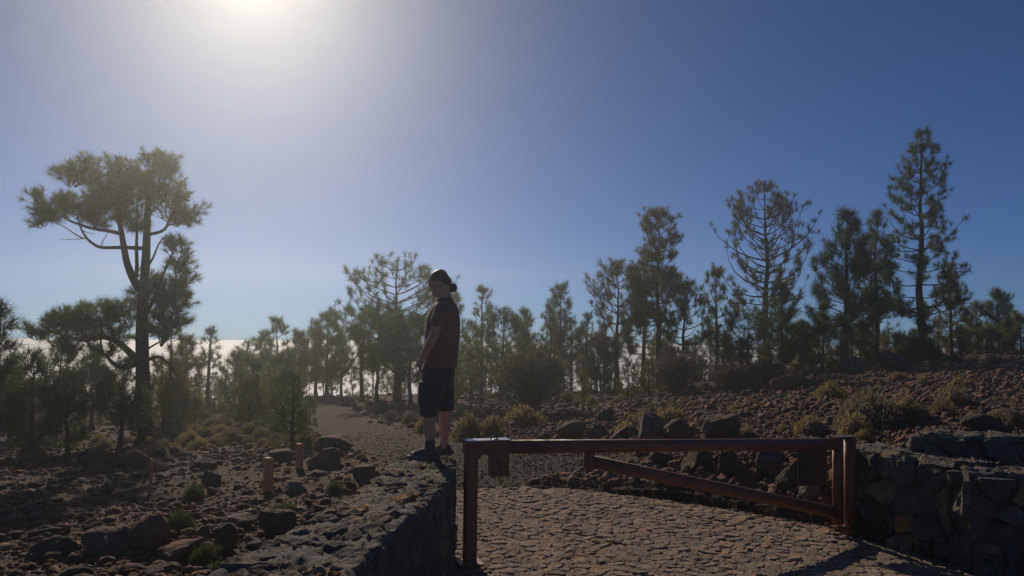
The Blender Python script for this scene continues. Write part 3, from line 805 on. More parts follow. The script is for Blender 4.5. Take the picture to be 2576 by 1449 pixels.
# countable stones of the two fields: the ones that show largest
SH = [obj_ for obj_ in ()]
protos = []
for i in range(14):
    r = np.random.default_rng(400 + i); V, F0 = rocks_np(1, 2, r, (0.5, 0.8), 8, 0.05)
    protos.append(mesh_np('stone', V[0], F0, (M_ROCKO, M_ROCKG)[i % 3 == 0]))
def loose(n, seed, y0, y1, s0, s1, keepf, label, group):
    r = np.random.default_rng(seed); k = 0
    while k < n:
        y = float(1 / r.uniform(1 / y1, 1 / y0)); x = float(r.uniform(-0.70, 0.70) * y)
        if not (keepf(np.array([x]), np.array([y]))[0] and clear_of_built(np.array([x]), np.array([y]))[0]): continue
        if path_mask(np.array([x]), np.array([y]))[0] > 0.2: continue
        s = s0 * (s1 / s0) ** (r.random() ** 1.5)
        g = float(ground(x, y))
        o = obj('stone', protos[r.integers(14)], None, (x, y, g + s * 0.14), (r.normal(0, 0.15), r.normal(0, 0.15), r.uniform(0, 6.28)))
        o.scale = (s, s, s * r.uniform(0.6, 1.0)); tag(o, label, 'stone', group); k += 1
loose(110, 71, 5.0, 13, 0.045, 0.14, left_f, 'loose volcanic stone lying in the rubble left of the lava wall', 'stones on the left rubble field')
loose(60, 72, 8.5, 12.5, 0.06, 0.17, right_f, 'loose brown stone on the foot of the bank behind the gate', 'stones at the foot of the bank')
loose(90, 73, 12.5, 27, 0.07, 0.17, right_f, 'loose brown stone on the open slope below the ridge pines', 'stones on the right slope')
print('rocks', NR)
# ------------------------------------------------------------------ shrubs
def leaf_mat(name, a, b_, trans=0.45, rough=0.6):
    m, nt, b, out = new_mat(name); L = nt.links.new
    g = nd(nt, 'ShaderNodeNewGeometry'); oi = nd(nt, 'ShaderNodeObjectInfo')
    r = ramp(nt, [(0.0, a), (1.0, b_)]); L(g.outputs['Random Per Island'], r.inputs[0])
    rv = ramp(nt, [(0.0, (0.75, 0.75, 0.75)), (1.0, (1.25, 1.2, 1.15))]); L(oi.outputs['Random'], rv.inputs[0])
    c = mixc(nt, 1.0, r.outputs[0], rv.outputs[0], 'MULTIPLY')
    L(c, b.inputs['Base Color']); b.inputs['Roughness'].default_value = rough; b.inputs['Specular IOR Level'].default_value = 0.25
    t = nd(nt, 'ShaderNodeBsdfTranslucent'); L(c, t.inputs['Color'])
    mx = nd(nt, 'ShaderNodeMixShader'); mx.inputs[0].default_value = trans
    L(b.outputs[0], mx.inputs[1]); L(t.outputs[0], mx.inputs[2]); L(mx.outputs[0], out.inputs[0])
    return m
M_CUSH = leaf_mat('dry olive cushion', (0.19, 0.15, 0.065), (0.36, 0.29, 0.145))
M_CUSHG = leaf_mat('grey green cushion', (0.125, 0.11, 0.068), (0.24, 0.21, 0.14))
M_GREEN = leaf_mat('fresh green leaf', (0.045, 0.07, 0.026), (0.095, 0.125, 0.048))
M_RET = leaf_mat('grey broom', (0.10, 0.092, 0.055), (0.19, 0.17, 0.11), 0.35)
M_DRY = leaf_mat('dry brown twig', (0.10, 0.065, 0.045), (0.20, 0.135, 0.095), 0.3)
M_ORG = leaf_mat('orange dry cushion', (0.26, 0.12, 0.035), (0.36, 0.18, 0.06))
M_TWIG = rock_mat('twig bark', (0.06, 0.045, 0.035), (0.12, 0.09, 0.07), scale=10, bump=0.3, dist=0.01)
def blades(P, D, L, w, r, fold=True):
    """one narrow leaf per point: (n,3) base, direction, length -> triangles"""
    n = len(P); side = np.cross(D, r.normal(size=(n, 3))); side /= np.linalg.norm(side, axis=1)[:, None] + 1e-9
    A = P - side * w[:, None] / 2; B_ = P + side * w[:, None] / 2; T = P + D * L[:, None]
    V = np.stack([A, B_, T], 1).reshape(-1, 3); F = np.arange(3 * n).reshape(-1, 3)
    return V, F
def quads(P, D, L, w, r):
    n = len(P); side = np.cross(D, r.normal(size=(n, 3))); side /= np.linalg.norm(side, axis=1)[:, None] + 1e-9
    M_ = P + D * (L * 0.55)[:, None]; T = P + D * L[:, None]
    V = np.stack([P, M_ + side * w[:, None] / 2, T, M_ - side * w[:, None] / 2], 1).reshape(-1, 3)
    return V, np.arange(4 * n).reshape(-1, 4)
def unit(v): return v / (np.linalg.norm(v, axis=-1)[..., None] + 1e-9)
def cushion_mesh(name, mat, seed, n=900, leaf=0.07, w=0.022, fuzz=0.14, lumps=7):
    """dome of short leafy twigs, unit radius, uneven outline"""
    r = np.random.default_rng(seed)
    d = unit(r.normal(size=(n, 3))); d[:, 2] = np.abs(d[:, 2]) * 1.0 - 0.08
    lc = unit(r.normal(size=(lumps, 3))); lc[:, 2] = np.abs(lc[:, 2])
    rad = 0.72 + 0.28 * np.max(np.clip((d @ lc.T - 0.55) / 0.45, 0, 1), axis=1) + r.normal(0, fuzz * 0.4, n)
    rad *= np.where(r.random(n) < 0.35, r.uniform(0.55, 0.95, n), 1.0)
    P = d * rad[:, None] * np.array([1, 1, 0.78])
    D = unit(d + r.normal(0, 0.45, (n, 3)) + [0, 0, 0.35])
    V, F = quads(P - D * leaf * 0.5, D, leaf * r.uniform(0.7, 1.6, n), w * r.uniform(0.7, 1.5, n), r)
    return mesh_np(name, V, F, mat)
def core_mesh(seed):
    r = np.random.default_rng(seed); V, F = ICO[2]; V = V * np.array([0.62, 0.62, 0.5]) * (1 + 0.12 * r.normal(size=(len(V), 1)))
    return mesh_np('inner_twigs', V, F, M_TWIG)
CORE = core_mesh(1)
CUSH = {'tan': [cushion_mesh('foliage', M_CUSH, 100 + i, 1300, 0.13, 0.05) for i in range(4)],
        'grey': [cushion_mesh('foliage', M_CUSHG, 120 + i, 1300, 0.12, 0.045) for i in range(4)],
        'orange': [cushion_mesh('foliage', M_ORG, 140, 1200, 0.12, 0.05)],
        'green': [cushion_mesh('foliage', M_GREEN, 150 + i, 1500, 0.26, 0.028, 0.2) for i in range(2)]}
def shrub(name, px, py, w, h, kind, label, group=None, seed=None, pt=None):
    p = pt or on_ground(px, py)
    sc_ = p.y / FPX; r = np.random.default_rng(int(px * 3 + py * 5) if seed is None else seed)
    root = tag(empty(name, (p.x, p.y + w * sc_ * 0.25, p.z - 0.02), r.uniform(0, 6.28)), label, 'shrub', group)
    me = CUSH[kind][r.integers(len(CUSH[kind]))]
    a = obj('foliage', me, root); b = obj('inner_twigs', CORE, root)
    rx = w * sc_ / 2; rz = h * sc_ / 0.66
    for o in (a, b): o.scale = (rx, rx * r.uniform(0.85, 1.1), rz)
    return root
sg = 'cushion_shrub'
shrub(sg, 1180, 1110, 90, 62, 'tan', 'pale dry cushion shrub with bright tips just behind the person and gate post')
shrub(sg, 1240, 1102, 70, 52, 'tan', 'tan cushion shrub right of the one behind the gate post')
shrub(sg, 1320, 1072, 110, 46, 'tan', 'wide straw coloured cushion shrub on the bank left of the big boulders')
shrub(sg, 1300, 1052, 34, 26, 'orange', 'little orange brown shrub above the wide straw coloured cushion')
shrub(sg, 1692, 1080, 110, 50, 'tan', 'yellow green domed shrub behind the tall dark boulder')
shrub(sg, 1580, 1100, 80, 34, 'tan', 'dry tufted shrub squeezed against the left of the tall dark boulder')
shrub(sg, 2050, 1096, 86, 46, 'tan', 'olive shrub just above the hinge end of the gate bar')
shrub(sg, 1885, 1100, 44, 30, 'tan', 'small olive shrub right of the brown ledge boulder')
shrub(sg, 1975, 1090, 36, 22, 'tan', 'small dry shrub half hidden by the gate bar')
shrub(sg, 2160, 1098, 90, 54, 'tan', 'olive shrub directly behind the hinge post')
shrub(sg, 2215, 1078, 170, 84, 'grey', 'largest dark olive shrub behind the right hand wall')
shrub(sg, 2290, 1062, 80, 60, 'tan', 'round olive shrub at the right end of the largest olive shrub')
shrub(sg, 2178, 1112, 50, 30, 'tan', 'small leafy shrub at the back of the return wall')
shrub(sg, 2100, 1008, 84, 44, 'tan', 'rounded bright shrub alone in the middle of the right slope')
shrub(sg, 2420, 1022, 96, 48, 'grey', 'flat topped olive shrub high on the right slope')
shrub(sg, 2412, 982, 48, 30, 'tan', 'small round shrub above the flat topped olive shrub')
shrub(sg, 2380, 1046, 66, 36, 'tan', 'olive shrub below the flat topped one on the right slope')
shrub(sg, 2305, 1042, 46, 26, 'tan', 'pale round shrub left of the slope shrub pair')
shrub(sg, 2335, 1066, 48, 36, 'tan', 'yellowish shrub between the largest olive shrub and the slope pair')
shrub(sg, 2452, 1062, 34, 28, 'tan', 'small yellowish shrub above the dark pointed boulder')
shrub(sg, 2516, 1078, 60, 44, 'tan', 'olive shrub right of the dark pointed boulder')
shrub(sg, 2562, 1082, 60, 56, 'grey', 'olive shrub cut by the right edge above the wall')
shrub(sg, 2326, 972, 40, 22, 'tan', 'small tan shrub under the skyline boulders')
shrub(sg, 2260, 955, 40, 18, 'tan', 'small flat shrub below the tallest pine')
shrub(sg, 2498, 915, 36, 20, 'grey', 'small shrub on the far right skyline')
shrub(sg, 1425, 1012, 36, 26, 'tan', 'small reddish tan shrub on the crest right of the grey broom bush')
shrub(sg, 1490, 1018, 30, 20, 'tan', 'tiny tan shrub on the crest left of the dry tangle')
shrub(sg, 1345, 1042, 36, 22, 'tan', 'small tan shrub at the foot of the grey broom bush')
shrub(sg, 1065, 1085, 60, 34, 'tan', 'pale cushion shrub by the path behind the lower legs')
shrub(sg, 1030, 1065, 50, 30, 'grey', 'grey cushion shrub right of the path behind the knees')
shrub(sg, 985, 1058, 46, 24, 'grey', 'low grey shrub on the right verge of the path')
shrub(sg, 1010, 1032, 28, 22, 'orange', 'small bright orange shrub right of the path by the shorts')
shrub(sg, 690, 1064, 50, 26, 'orange', 'orange brown cushion shrub left of the young pine')
shrub(sg, 668, 1050, 30, 14, 'orange', 'smaller orange cushion shrub behind the orange brown one')
shrub(sg, 445, 1338, 76, 46, 'green', 'fresh green rounded bush in the left foreground')
shrub(sg, 505, 1428, 92, 46, 'green', 'bright green bush at the left edge of the lava wall')
shrub(sg, 545, 1449, 80, 26, 'green', 'low green bush at the bottom edge against the lava wall')
shrub(sg, 840, 1242, 46, 28, 'green', 'small green bush below the squared reddish block')
shrub(sg, 480, 1265, 60, 40, 'green', 'dark green bush in shade left of the nearer rust post')
shrub(sg, 405, 1158, 24, 30, 'green', 'dark green sprig bush at the right foot of the big pine')
# cushions of the left field: alike, uncounted in the label
r_ = np.random.default_rng(55)
def cushions(n, x0, x1, y0, y1, wlo, whi, label, group, kinds, seed):
    r = np.random.default_rng(seed); k = 0; tries = 0
    while k < n and tries < 4000:
        tries += 1
        px, py = r.uniform(x0, x1), r.uniform(y0, y1)
        p = on_ground(px, py)
        if path_mask(np.array([p.x]), np.array([p.y]))[0] > 0.1: continue
        w = r.uniform(wlo, whi) * np.interp(py, [1000, 1150], [0.6, 1.15])
        shrub(sg, px, py, w, w * r.uniform(0.42, 0.62), kinds[r.integers(len(kinds))], label, group, int(r.integers(1e6)), p); k += 1
cushions(120, 430, 800, 1020, 1135, 22, 58, 'low cushion shrub on the slope between the big pine and the path', 'cushions between pine and path', ('grey', 'grey', 'tan'), 61)
cushions(24, 20, 420, 1110, 1195, 25, 55, 'low cushion shrub under the young pines on the far left', 'cushions on the far left', ('grey', 'grey', 'tan'), 62)
cushions(16, 920, 1050, 1015, 1075, 20, 40, 'low cushion shrub on the right verge of the gravel path', 'cushions on the path verge', ('grey', 'tan'), 63)
cushions(34, 1180, 2000, 985, 1080, 18, 48, 'scattered low cushion shrub on the middle of the bank', 'cushions on the bank', ('tan', 'tan', 'grey'), 64)
cushions(34, 2040, 2570, 930, 1085, 18, 44, 'scattered low cushion shrub on the open right slope', 'cushions on the right slope', ('tan', 'tan', 'grey'), 65)

# bigger broom bushes: arching stems with fine leaves
def broom(name, px, py, w, h, mat, label, seed, depth=None, stems=70, leaves=9000, arch=0.5, bare=False, pt=None, leaf=0.10, lw=0.02):
    p = pt or on_ground(px, py); sc_ = p.y / FPX; Wm, Hm = w * sc_ / 2, h * sc_
    r = np.random.default_rng(seed); root = tag(empty(name, (p.x, p.y, p.z - 0.03)), label, 'bush')
    mb = MB(); tips = []; tdir = []
    for i in range(stems):
        a = r.uniform(0, 6.28); q = r.random() ** 0.6; hh = Hm * r.uniform(0.55, 1.0) * (1 - 0.35 * q * q); rad = Wm * q
        t = np.linspace(0, 1, 7); bend = arch * q
        x = rad * (t ** (0.8 + 0.5 * (1 - q))); z = hh * (t ** 0.85 * (1 + bend * 0.6) - bend * 0.6 * t ** 3)
        P = np.stack([x * math.cos(a), x * math.sin(a), z], 1) + np.cumsum(r.normal(0, 0.018 * Hm, (7, 3)), 0)
        P[0] = (0.05 * math.cos(a), 0.05 * math.sin(a), 0)
        mb.tube(P, np.linspace(0.018, 0.004, 7) * (1 if not bare else 1.3), 4, False)
        for k in range(5 if bare else 3):       # side twigs
            u = r.uniform(0.35, 0.95); b0 = np.array([np.interp(u, t, P[:, j]) for j in range(3)])
            d = unit(r.normal(size=3) * [1, 1, 0.6] + [math.cos(a) * 0.4, math.sin(a) * 0.4, 0.5 if not bare else 0.1]); l = Hm * r.uniform(0.15, 0.32)
            tp = b0 + d * l; md = b0 + d * l * 0.5 + r.normal(0, 0.03 * Hm, 3)
            mb.tube([b0, md, tp], [0.007, 0.005, 0.002], 3, False)
            for uu in np.linspace(0.2, 1, 5):
                tips.append(b0 + d * l * uu); tdir.append(d)
        for u in np.linspace(0.4, 1, 8):
            tips.append(np.array([np.interp(u, t, P[:, j]) for j in range(3)])); tdir.append(unit(P[-1] - P[-3]))
    obj('stem_tangle', mb.mesh('stem_tangle', M_TWIG if not bare else M_DRY), root)
    tips = np.array(tips); tdir = np.array(tdir); k = r.integers(len(tips), size=leaves)
    P = tips[k] + r.normal(0, 0.05 * Hm, (leaves, 3)); D = unit(tdir[k] + r.normal(0, 0.5, (leaves, 3)))
    V, F = quads(P, D, leaf * r.uniform(0.6, 1.5, leaves), lw * r.uniform(0.7, 1.4, leaves), r)
    V[:, 2] = np.maximum(V[:, 2], 0.02)
    obj('foliage', mesh_np('foliage', V, F, mat), root)
    return root
broom('broom_bush', 1335, 1040, 225, 185, M_RET, 'large grey green broom bush right of the person on the crest', 5, stems=90, leaves=12000, arch=0.3)
broom('dry_bush', 1700, 992, 170, 118, M_DRY, 'dry brown tangled bush below the pine in the middle of the ridge', 6, stems=80, leaves=7000, arch=1.0, bare=True)
broom('dry_bush', 1835, 985, 130, 84, M_DRY, 'smaller dry brown bush right of the tangled one', 7, stems=60, leaves=5000, arch=0.8, bare=True)
broom('broom_bush', 1420, 985, 110, 110, M_RET, 'grey bush on the crest behind the large broom bush', 8, stems=50, leaves=6000, arch=0.3)
broom('broom_bush', 1930, 962, 120, 60, M_DRY, 'low brown bush on the ridge left of the dense dark pine', 9, stems=50, leaves=5000, arch=0.6)
broom('broom_bush', 2310, 912, 60, 70, M_RET, 'pale broom bush at the foot of the tallest pine', 10, stems=40, leaves=4000, arch=0.2, pt=on_ground(2310, 912, 18))
# green sprigs
def sprig(name, px, py, w, h, label, seed, mat=M_GREEN, n=26):
    p = on_ground(px, py); sc_ = p.y / FPX; r = np.random.default_rng(seed)
    root = tag(empty(name, tuple(p)), label, 'plant'); mb = MB(); tp = []; td = []
    for i in range(n):
        a = r.uniform(0, 6.28); q = r.uniform(0.2, 1); l = h * sc_ * r.uniform(0.6, 1.1)
        d = np.array([math.cos(a) * q * w / h * 0.5, math.sin(a) * q * w / h * 0.5, 1.0]); P = np.array([d * l * t + [0, 0, -0.3 * l * t * t * q] for t in (0, 0.35, 0.7, 1)])
        mb.tube(P, [0.004, 0.003, 0.003, 0.001], 3, False)
        for u in np.linspace(0.3, 1, 14): tp.append(d * l * u + [0, 0, -0.3 * l * u * u * q]); td.append(d)
    tp = np.array(tp); td = unit(np.array(td)); m = len(tp)
    V, F = quads(tp, unit(td * 0.6 + r.normal(0, 0.7, (m, 3))), 0.045 * r.uniform(0.7, 1.4, m), np.full(m, 0.012), r)
    obj('stems', mb.mesh('stems', M_GREEN), root); obj('leaves', mesh_np('leaves', V, F, mat), root)
sprig('leafy_plant', 715, 1300, 80, 26, 'bright green leafy sprigs above the smooth grey boulder by the wall', 1, n=40)
sprig('leafy_plant', 715, 1362, 42, 38, 'pale feathery sprig in front of the smooth grey boulder', 2, M_CUSHG, n=12)
sprig('leafy_plant', 365, 1222, 26, 40, 'small pale plant beside the wooden stake', 3, M_CUSHG, n=12)
# ------------------------------------------------------------------ Canary pines
M_BARK = rock_mat('pine bark', (0.045, 0.03, 0.023), (0.12, 0.08, 0.06), scale=7, bump=1.0, island=False, dist=0.04)
M_NEED = leaf_mat('pine needles green', (0.062, 0.098, 0.022), (0.15, 0.19, 0.048), 0.5, 0.5)
M_NEEDB = leaf_mat('pine needles brownish', (0.085, 0.092, 0.024), (0.19, 0.165, 0.05), 0.5, 0.5)
M_NEEDY = leaf_mat('pine needles yellow green', (0.11, 0.115, 0.026), (0.24, 0.22, 0.05), 0.5, 0.5)
M_NEEDD = leaf_mat('pine needles deep green', (0.05, 0.086, 0.026), (0.115, 0.16, 0.05), 0.45, 0.5)
def needle_mesh(name, P, A, nn, L, w, r, mat, spread=0.72, back=0.55):
    """tufts: nn needles fanned round axis A at every point P"""
    n = len(P); Pn = np.repeat(P, nn, 0); An = np.repeat(A, nn, 0); m = n * nn
    D = unit(An * r.uniform(0.15, 1.0, (m, 1)) + unit(r.normal(size=(m, 3))) * spread)
    Pn = Pn - An * (r.random((m, 1)) ** 1.5 * back * L)
    V, F = blades(Pn, D, L * r.uniform(0.65, 1.15, m), np.full(m, w) * r.uniform(0.8, 1.3, m), r)
    return mesh_np(name, V, F, mat)
def curve_pts(p0, az, e0, e1, length, n, r, wob=0.05, twist=0.25):
    """a limb that starts at elevation e0 and bends to e1"""
    P = [np.array(p0, float)]; a = az; st = length / (n - 1)
    for i in range(n - 1):
        t = i / max(1, n - 2); e = e0 + (e1 - e0) * t ** 1.3
        a += r.normal(0, twist / n)
        d = np.array([math.cos(a) * math.cos(e), math.sin(a) * math.cos(e), math.sin(e)]) + r.normal(0, wob, 3)
        P.append(P[-1] + unit(d) * st)
    return np.array(P)
def sample(P, u):
    t = np.linspace(0, 1, len(P)); q = np.array([np.interp(u, t, P[:, k]) for k in range(3)])
    i = min(int(u * (len(P) - 1)), len(P) - 2); return q, unit(P[i + 1] - P[i])
def pine_data(H, hw, seed, base=0.25, dens=1.0, shape='cone', trunk=None, e_low=-5, e_top=45, curl=45, gap=None, per=(3, 5), nsub=3, nn=30, L=0.30, w=0.012, sub_len=0.5, bare_low=0.0, tuft_along=2, lean=0.0, epi=0, fork=False, side=None, keep=1.0, split=False):
    """one pine: returns (trunk mesh arrays, limbs list, tuft points, tuft axes)"""
    r = np.random.default_rng(seed)
    tr = trunk or 0.018 * H + 0.03
    n = 12; z = np.linspace(0, 1, n) ** 0.9 * H
    tx = np.cumsum(r.normal(0, 0.006 * H, n)) + lean * z / H; ty = np.cumsum(r.normal(0, 0.006 * H, n)); tx -= tx[0]; ty -= ty[0]
    TP = np.stack([tx, ty, z - 0.1], 1)
    rad = tr * (1 - 0.93 * (z / H) ** 0.9); rad[0] *= 1.25
    limbs = []; tips = []; axs = []
    gap = gap or 0.055 * H
    h = base * H; k = 0
    while h < 0.985 * H:
        t = (h - base * H) / (H * (1 - base))
        if shape == 'cone': rel = (1 - t) ** 0.95 * (0.75 + 0.25 * min(1, t / 0.15))
        elif shape == 'column': rel = (0.75 + 0.25 * math.sin(t * 9)) * min(1, (1 - t) / 0.5) ** 0.9
        elif shape == 'round': rel = math.sin(math.pi * (0.15 + 0.8 * t)) ** 0.7
        elif shape == 'oval': rel = math.sin(math.pi * (0.24 + 0.74 * t)) ** 0.95
        else: rel = (1 - t) ** 0.6
        m = r.integers(per[0], per[1] + 1); a0 = r.uniform(0, 6.28)
        for j in range(m):
            if r.random() > keep and t < 0.85: continue
            az = a0 + j * 6.283 / m + r.normal(0, 0.25)
            ln = hw * rel * r.uniform(0.72, 1.12) + 0.12
            if side is not None and math.cos(az) * side < -0.2 and t < 0.6: ln *= 0.6
            e0 = R(e_low + (e_top - e_low) * t + r.normal(0, 7)); e1 = min(R(88), e0 + R(curl * r.uniform(0.6, 1.2)))
            b0 = np.array([np.interp(h, z, TP[:, 0]), np.interp(h, z, TP[:, 1]), h - 0.1])
            ln /= max(0.7, math.cos((e0 + e1) / 2))
            P = curve_pts(b0, az, e0, e1, ln, 6, r)
            over = (P[-1][2] - b0[2]) / max(0.05, (H - b0[2]) * 0.55)
            if over > 1: P = b0 + (P - b0) * [1, 1, 1 / over]
            r0 = max(0.008, min(float(np.interp(h, z, rad)) * 0.55, 0.014 * ln + 0.006))
            limbs.append((P, np.linspace(r0, 0.006, 6)))
            bare = r.random() < bare_low * (1 - t)
            if bare:
                if r.random() < 0.5: tips.append(P[-1]); axs.append(unit(P[-1] - P[-2]))
                continue
            tips.append(P[-1]); axs.append(unit(P[-1] - P[-2]))
            ns = max(0 if t > 0.8 else 1, int(round(nsub * (1 - 0.5 * t) * (0.4 + 0.6 * min(1, ln / 1.2)) * r.uniform(0.7, 1.3))))
            for s_ in range(ns):
                u = r.uniform(0.3, 0.97); q, d = sample(P, u)
                sl = sub_len * r.uniform(0.5, 1.1) * min(1.0, ln / 1.0) + 0.08
                sd = unit(d * 0.5 + unit(r.normal(size=3)) * 0.75 + [0, 0, 0.35])
                md = q + sd * sl * 0.55 + r.normal(0, 0.03, 3); e = q + unit(sd + [0, 0, 0.5]) * sl
                limbs.append((np.array([q, md, e]), np.array([0.011, 0.008, 0.004])))
                tips.append(e); axs.append(unit(e - md))
                for _ in range(tuft_along):
                    if r.random() < 0.75 * dens * (1.15 - t):
                        uu = r.uniform(0.3, 0.95); c = q + (e - q) * uu + r.normal(0, 0.06, 3); tips.append(c); axs.append(unit(sd + r.normal(0, 0.5, 3)))
            for _ in range(int(tuft_along * dens * (1 - t) + 0.5)):
                q, d = sample(P, r.uniform(0.5, 1.0)); tips.append(q + r.normal(0, 0.05, 3)); axs.append(unit(d + [0, 0, 0.4] + r.normal(0, 0.4, 3)))
        h += gap * r.uniform(0.75, 1.3)
    for q in (0.93, 0.98): tips.append(np.array([np.interp(q * H, z, TP[:, 0]), np.interp(q * H, z, TP[:, 1]), q * H - 0.1])); axs.append(np.array([0, 0, 1.0]))
    for i in range(epi):                      # green shoots from the trunk
        hh = r.uniform(0.03, max(0.12, base * 0.9)) * H; az = r.uniform(0, 6.28); d = unit(np.array([math.cos(az), math.sin(az), 0.5]))
        q = np.array([np.interp(hh, z, TP[:, 0]), np.interp(hh, z, TP[:, 1]), hh - 0.1]) + d * r.uniform(0.05, 0.3); tips.append(q); axs.append(d)
    return TP, rad, limbs, np.array(tips), np.array(axs), nn, L, w, r
def pine_object(name, data, mat, parent_loc, label, group=None, split=0, rz=0.0, trunk_sides=10):
    TP, rad, limbs, tips, axs, nn, L, w, r = data
    root = tag(empty(name, parent_loc, rz), label, 'tree', group)
    mb = MB(); mb.tube(TP, rad, trunk_sides)
    order = sorted(range(len(limbs)), key=lambda i: -limbs[i][1][0])
    solo = set(order[:split])
    for i, (P, q) in enumerate(limbs):
        if i in solo:
            lm = MB(); lm.tube(P, q, 6); obj('limb', lm.mesh('limb', M_BARK, True), root)
        else: mb.tube(P, q, 4 if len(P) > 3 else 3, False)
    obj('trunk', mb.mesh('trunk', M_BARK, True), root)
    obj('crown', needle_mesh('crown', tips, axs, nn, L, w, r, mat), root)
    return root
def clone(root, loc, rz, scale, label, group=None):
    c = root.copy(); COL.objects.link(c); c.location = loc; c.rotation_euler = (0, 0, rz); c.scale = scale
    c['label'] = label
    if group: c['group'] = group
    elif 'group' in c: del c['group']
    for ch in root.children:
        k = ch.copy(); COL.objects.link(k); k.parent = c
    return c
def tree_at(px, top, Y, hw_px, label, mat=M_NEED, seed=None, split=0, group=None, sink=0.0, **kw):
    """a pine whose tip is at pixel (px, top) at depth Y, standing on the ground"""
    t = at(px, top, Y); g = float(ground(t.x, Y)); H = t.z - g + 0.1
    kw.setdefault('e_top', 32)
    d = pine_data(H, 1.3 * hw_px * Y / FPX, seed or int(px * 3 + top), **kw)
    return pine_object('pine_tree', d, mat, (t.x, Y, g - sink), label, group, split)
dense = dict(base=0.12, nsub=5, tuft_along=3, nn=34, gap=0.36, keep=0.88, per=(4, 5), curl=40, e_low=5)
young = dict(base=0.10, nsub=3, tuft_along=3, gap=0.26, per=(4, 5), curl=35, e_low=10, shape='cone', L=0.24, keep=0.85)
openp = dict(base=0.30, nsub=3, tuft_along=1, gap=0.34, per=(3, 5), curl=60, e_low=-12, shape='cone', bare_low=0.25, nn=40, L=0.26, w=0.014)

# ---- the ridge on the right
tree_at(2305, 328, 31, 104, 'tallest open crowned pine on the right ridge against blue sky', M_NEEDD, split=40, **{**openp, 'base': 0.20, 'gap': 0.40, 'nsub': 6, 'tuft_along': 3, 'keep': 0.88, 'curl': 50, 'epi': 10, 'trunk': 0.19, 'e_low': -5})
tree_at(1925, 466, 34, 96, 'open candelabra pine with upswept bare branches left of the dense dark pine', M_NEEDB, split=40, **{**openp, 'base': 0.33, 'shape': 'oval', 'gap': 0.36, 'nsub': 5, 'tuft_along': 2, 'bare_low': 0.2, 'e_low': 0, 'e_top': 45, 'curl': 70, 'trunk': 0.19})
tree_at(1661, 527, 32, 62, 'tall slim pine with a dense rounded top in the middle of the ridge', M_NEEDB, split=24, **{**openp, 'base': 0.36, 'shape': 'column', 'nsub': 6, 'tuft_along': 3, 'bare_low': 0.1, 'L': 0.28, 'trunk': 0.15})
tree_at(2117, 530, 28, 78, 'dense dark green pine with long tufts left of the tallest pine', M_NEEDD, split=20, **{**dense, 'nsub': 7, 'tuft_along': 4, 'base': 0.22, 'shape': 'cone', 'gap': 0.36, 'L': 0.34, 'trunk': 0.17, 'keep': 0.85})
tree_at(2196, 536, 31, 56, 'dense pine tucked behind the left side of the tallest pine', M_NEED, **{**dense, 'base': 0.3, 'shape': 'cone', 'L': 0.3, 'gap': 0.36})
tree_at(1552, 668, 33, 66, 'broad bushy brownish pine left of the tall slim pine', M_NEEDB, **{**dense, 'base': 0.25, 'shape': 'oval', 'L': 0.3, 'trunk': 0.13})
tree_at(1618, 672, 35, 46, 'feathery pine overlapping the left of the tall slim pine', M_NEEDB, **{**openp, 'base': 0.3, 'nsub': 4, 'shape': 'oval'})
tree_at(1714, 714, 32, 48, 'shorter tufted pine just right of the tall slim pine', M_NEED, **{**openp, 'base': 0.2, 'nsub': 4, 'tuft_along': 2, 'shape': 'oval'})
tree_at(1802, 683, 34, 34, 'narrow tufted pine left of the candelabra pine', M_NEED, **{**openp, 'base': 0.2, 'nsub': 4, 'shape': 'column', 'bare_low': 0.1})
tree_at(1965, 714, 31, 52, 'small dense green pine under the right of the candelabra pine', M_NEED, **dense)
tree_at(1880, 800, 29, 66, 'low wide green pine under the candelabra pine', M_NEED, **{**dense, 'shape': 'round'})
tree_at(2010, 815, 33, 40, 'small yellow green pine between candelabra and dense dark pine', M_NEEDY, **dense)
tree_at(2068, 800, 30, 44, 'low yellow green pine left foot of the dense dark pine', M_NEEDY, **dense)
tree_at(2165, 838, 30, 34, 'small brownish pine right of the dense dark trunk', M_NEEDB, **dense)
tree_at(2195, 745, 33, 36, 'slender young pine in the gap left of the tallest trunk', M_NEEDB, **{**openp, 'nsub': 3, 'base': 0.25})
tree_at(2262, 848, 30, 32, 'small bushy pine left foot of the tallest pine', M_NEEDB, **{**dense, 'shape': 'round'})
tree_at(2318, 820, 29.5, 34, 'dark bushy young pine right foot of the tallest pine', M_NEEDD, **dense)
tree_at(2390, 667, 32, 46, 'tufted pine with drooping lower branches right of the tallest pine', M_NEEDB, split=12, **{**openp, 'base': 0.18, 'nsub': 4, 'curl': 40, 'gap': 0.3})
tree_at(2452, 760, 36, 36, 'small dense pine third from the right edge of the skyline', M_NEEDY, **dense)
tree_at(2508, 737, 36, 42, 'pointed pine second from the right edge of the skyline', M_NEED, **dense)
tree_at(2534, 768, 37, 24, 'thin sparse pine beside the pointed skyline pine', M_NEED, **{**openp, 'nsub': 3})
tree_at(2483, 830, 34, 30, 'short brown green pine between the two small skyline pines', M_NEEDB, **dense)
tree_at(2566, 790, 34, 36, 'bushy pine cut by the right edge of the picture', M_NEEDY, **dense)
tree_at(2420, 835, 35, 30, 'short yellowish pine right of the drooping tufted pine', M_NEEDY, **dense)
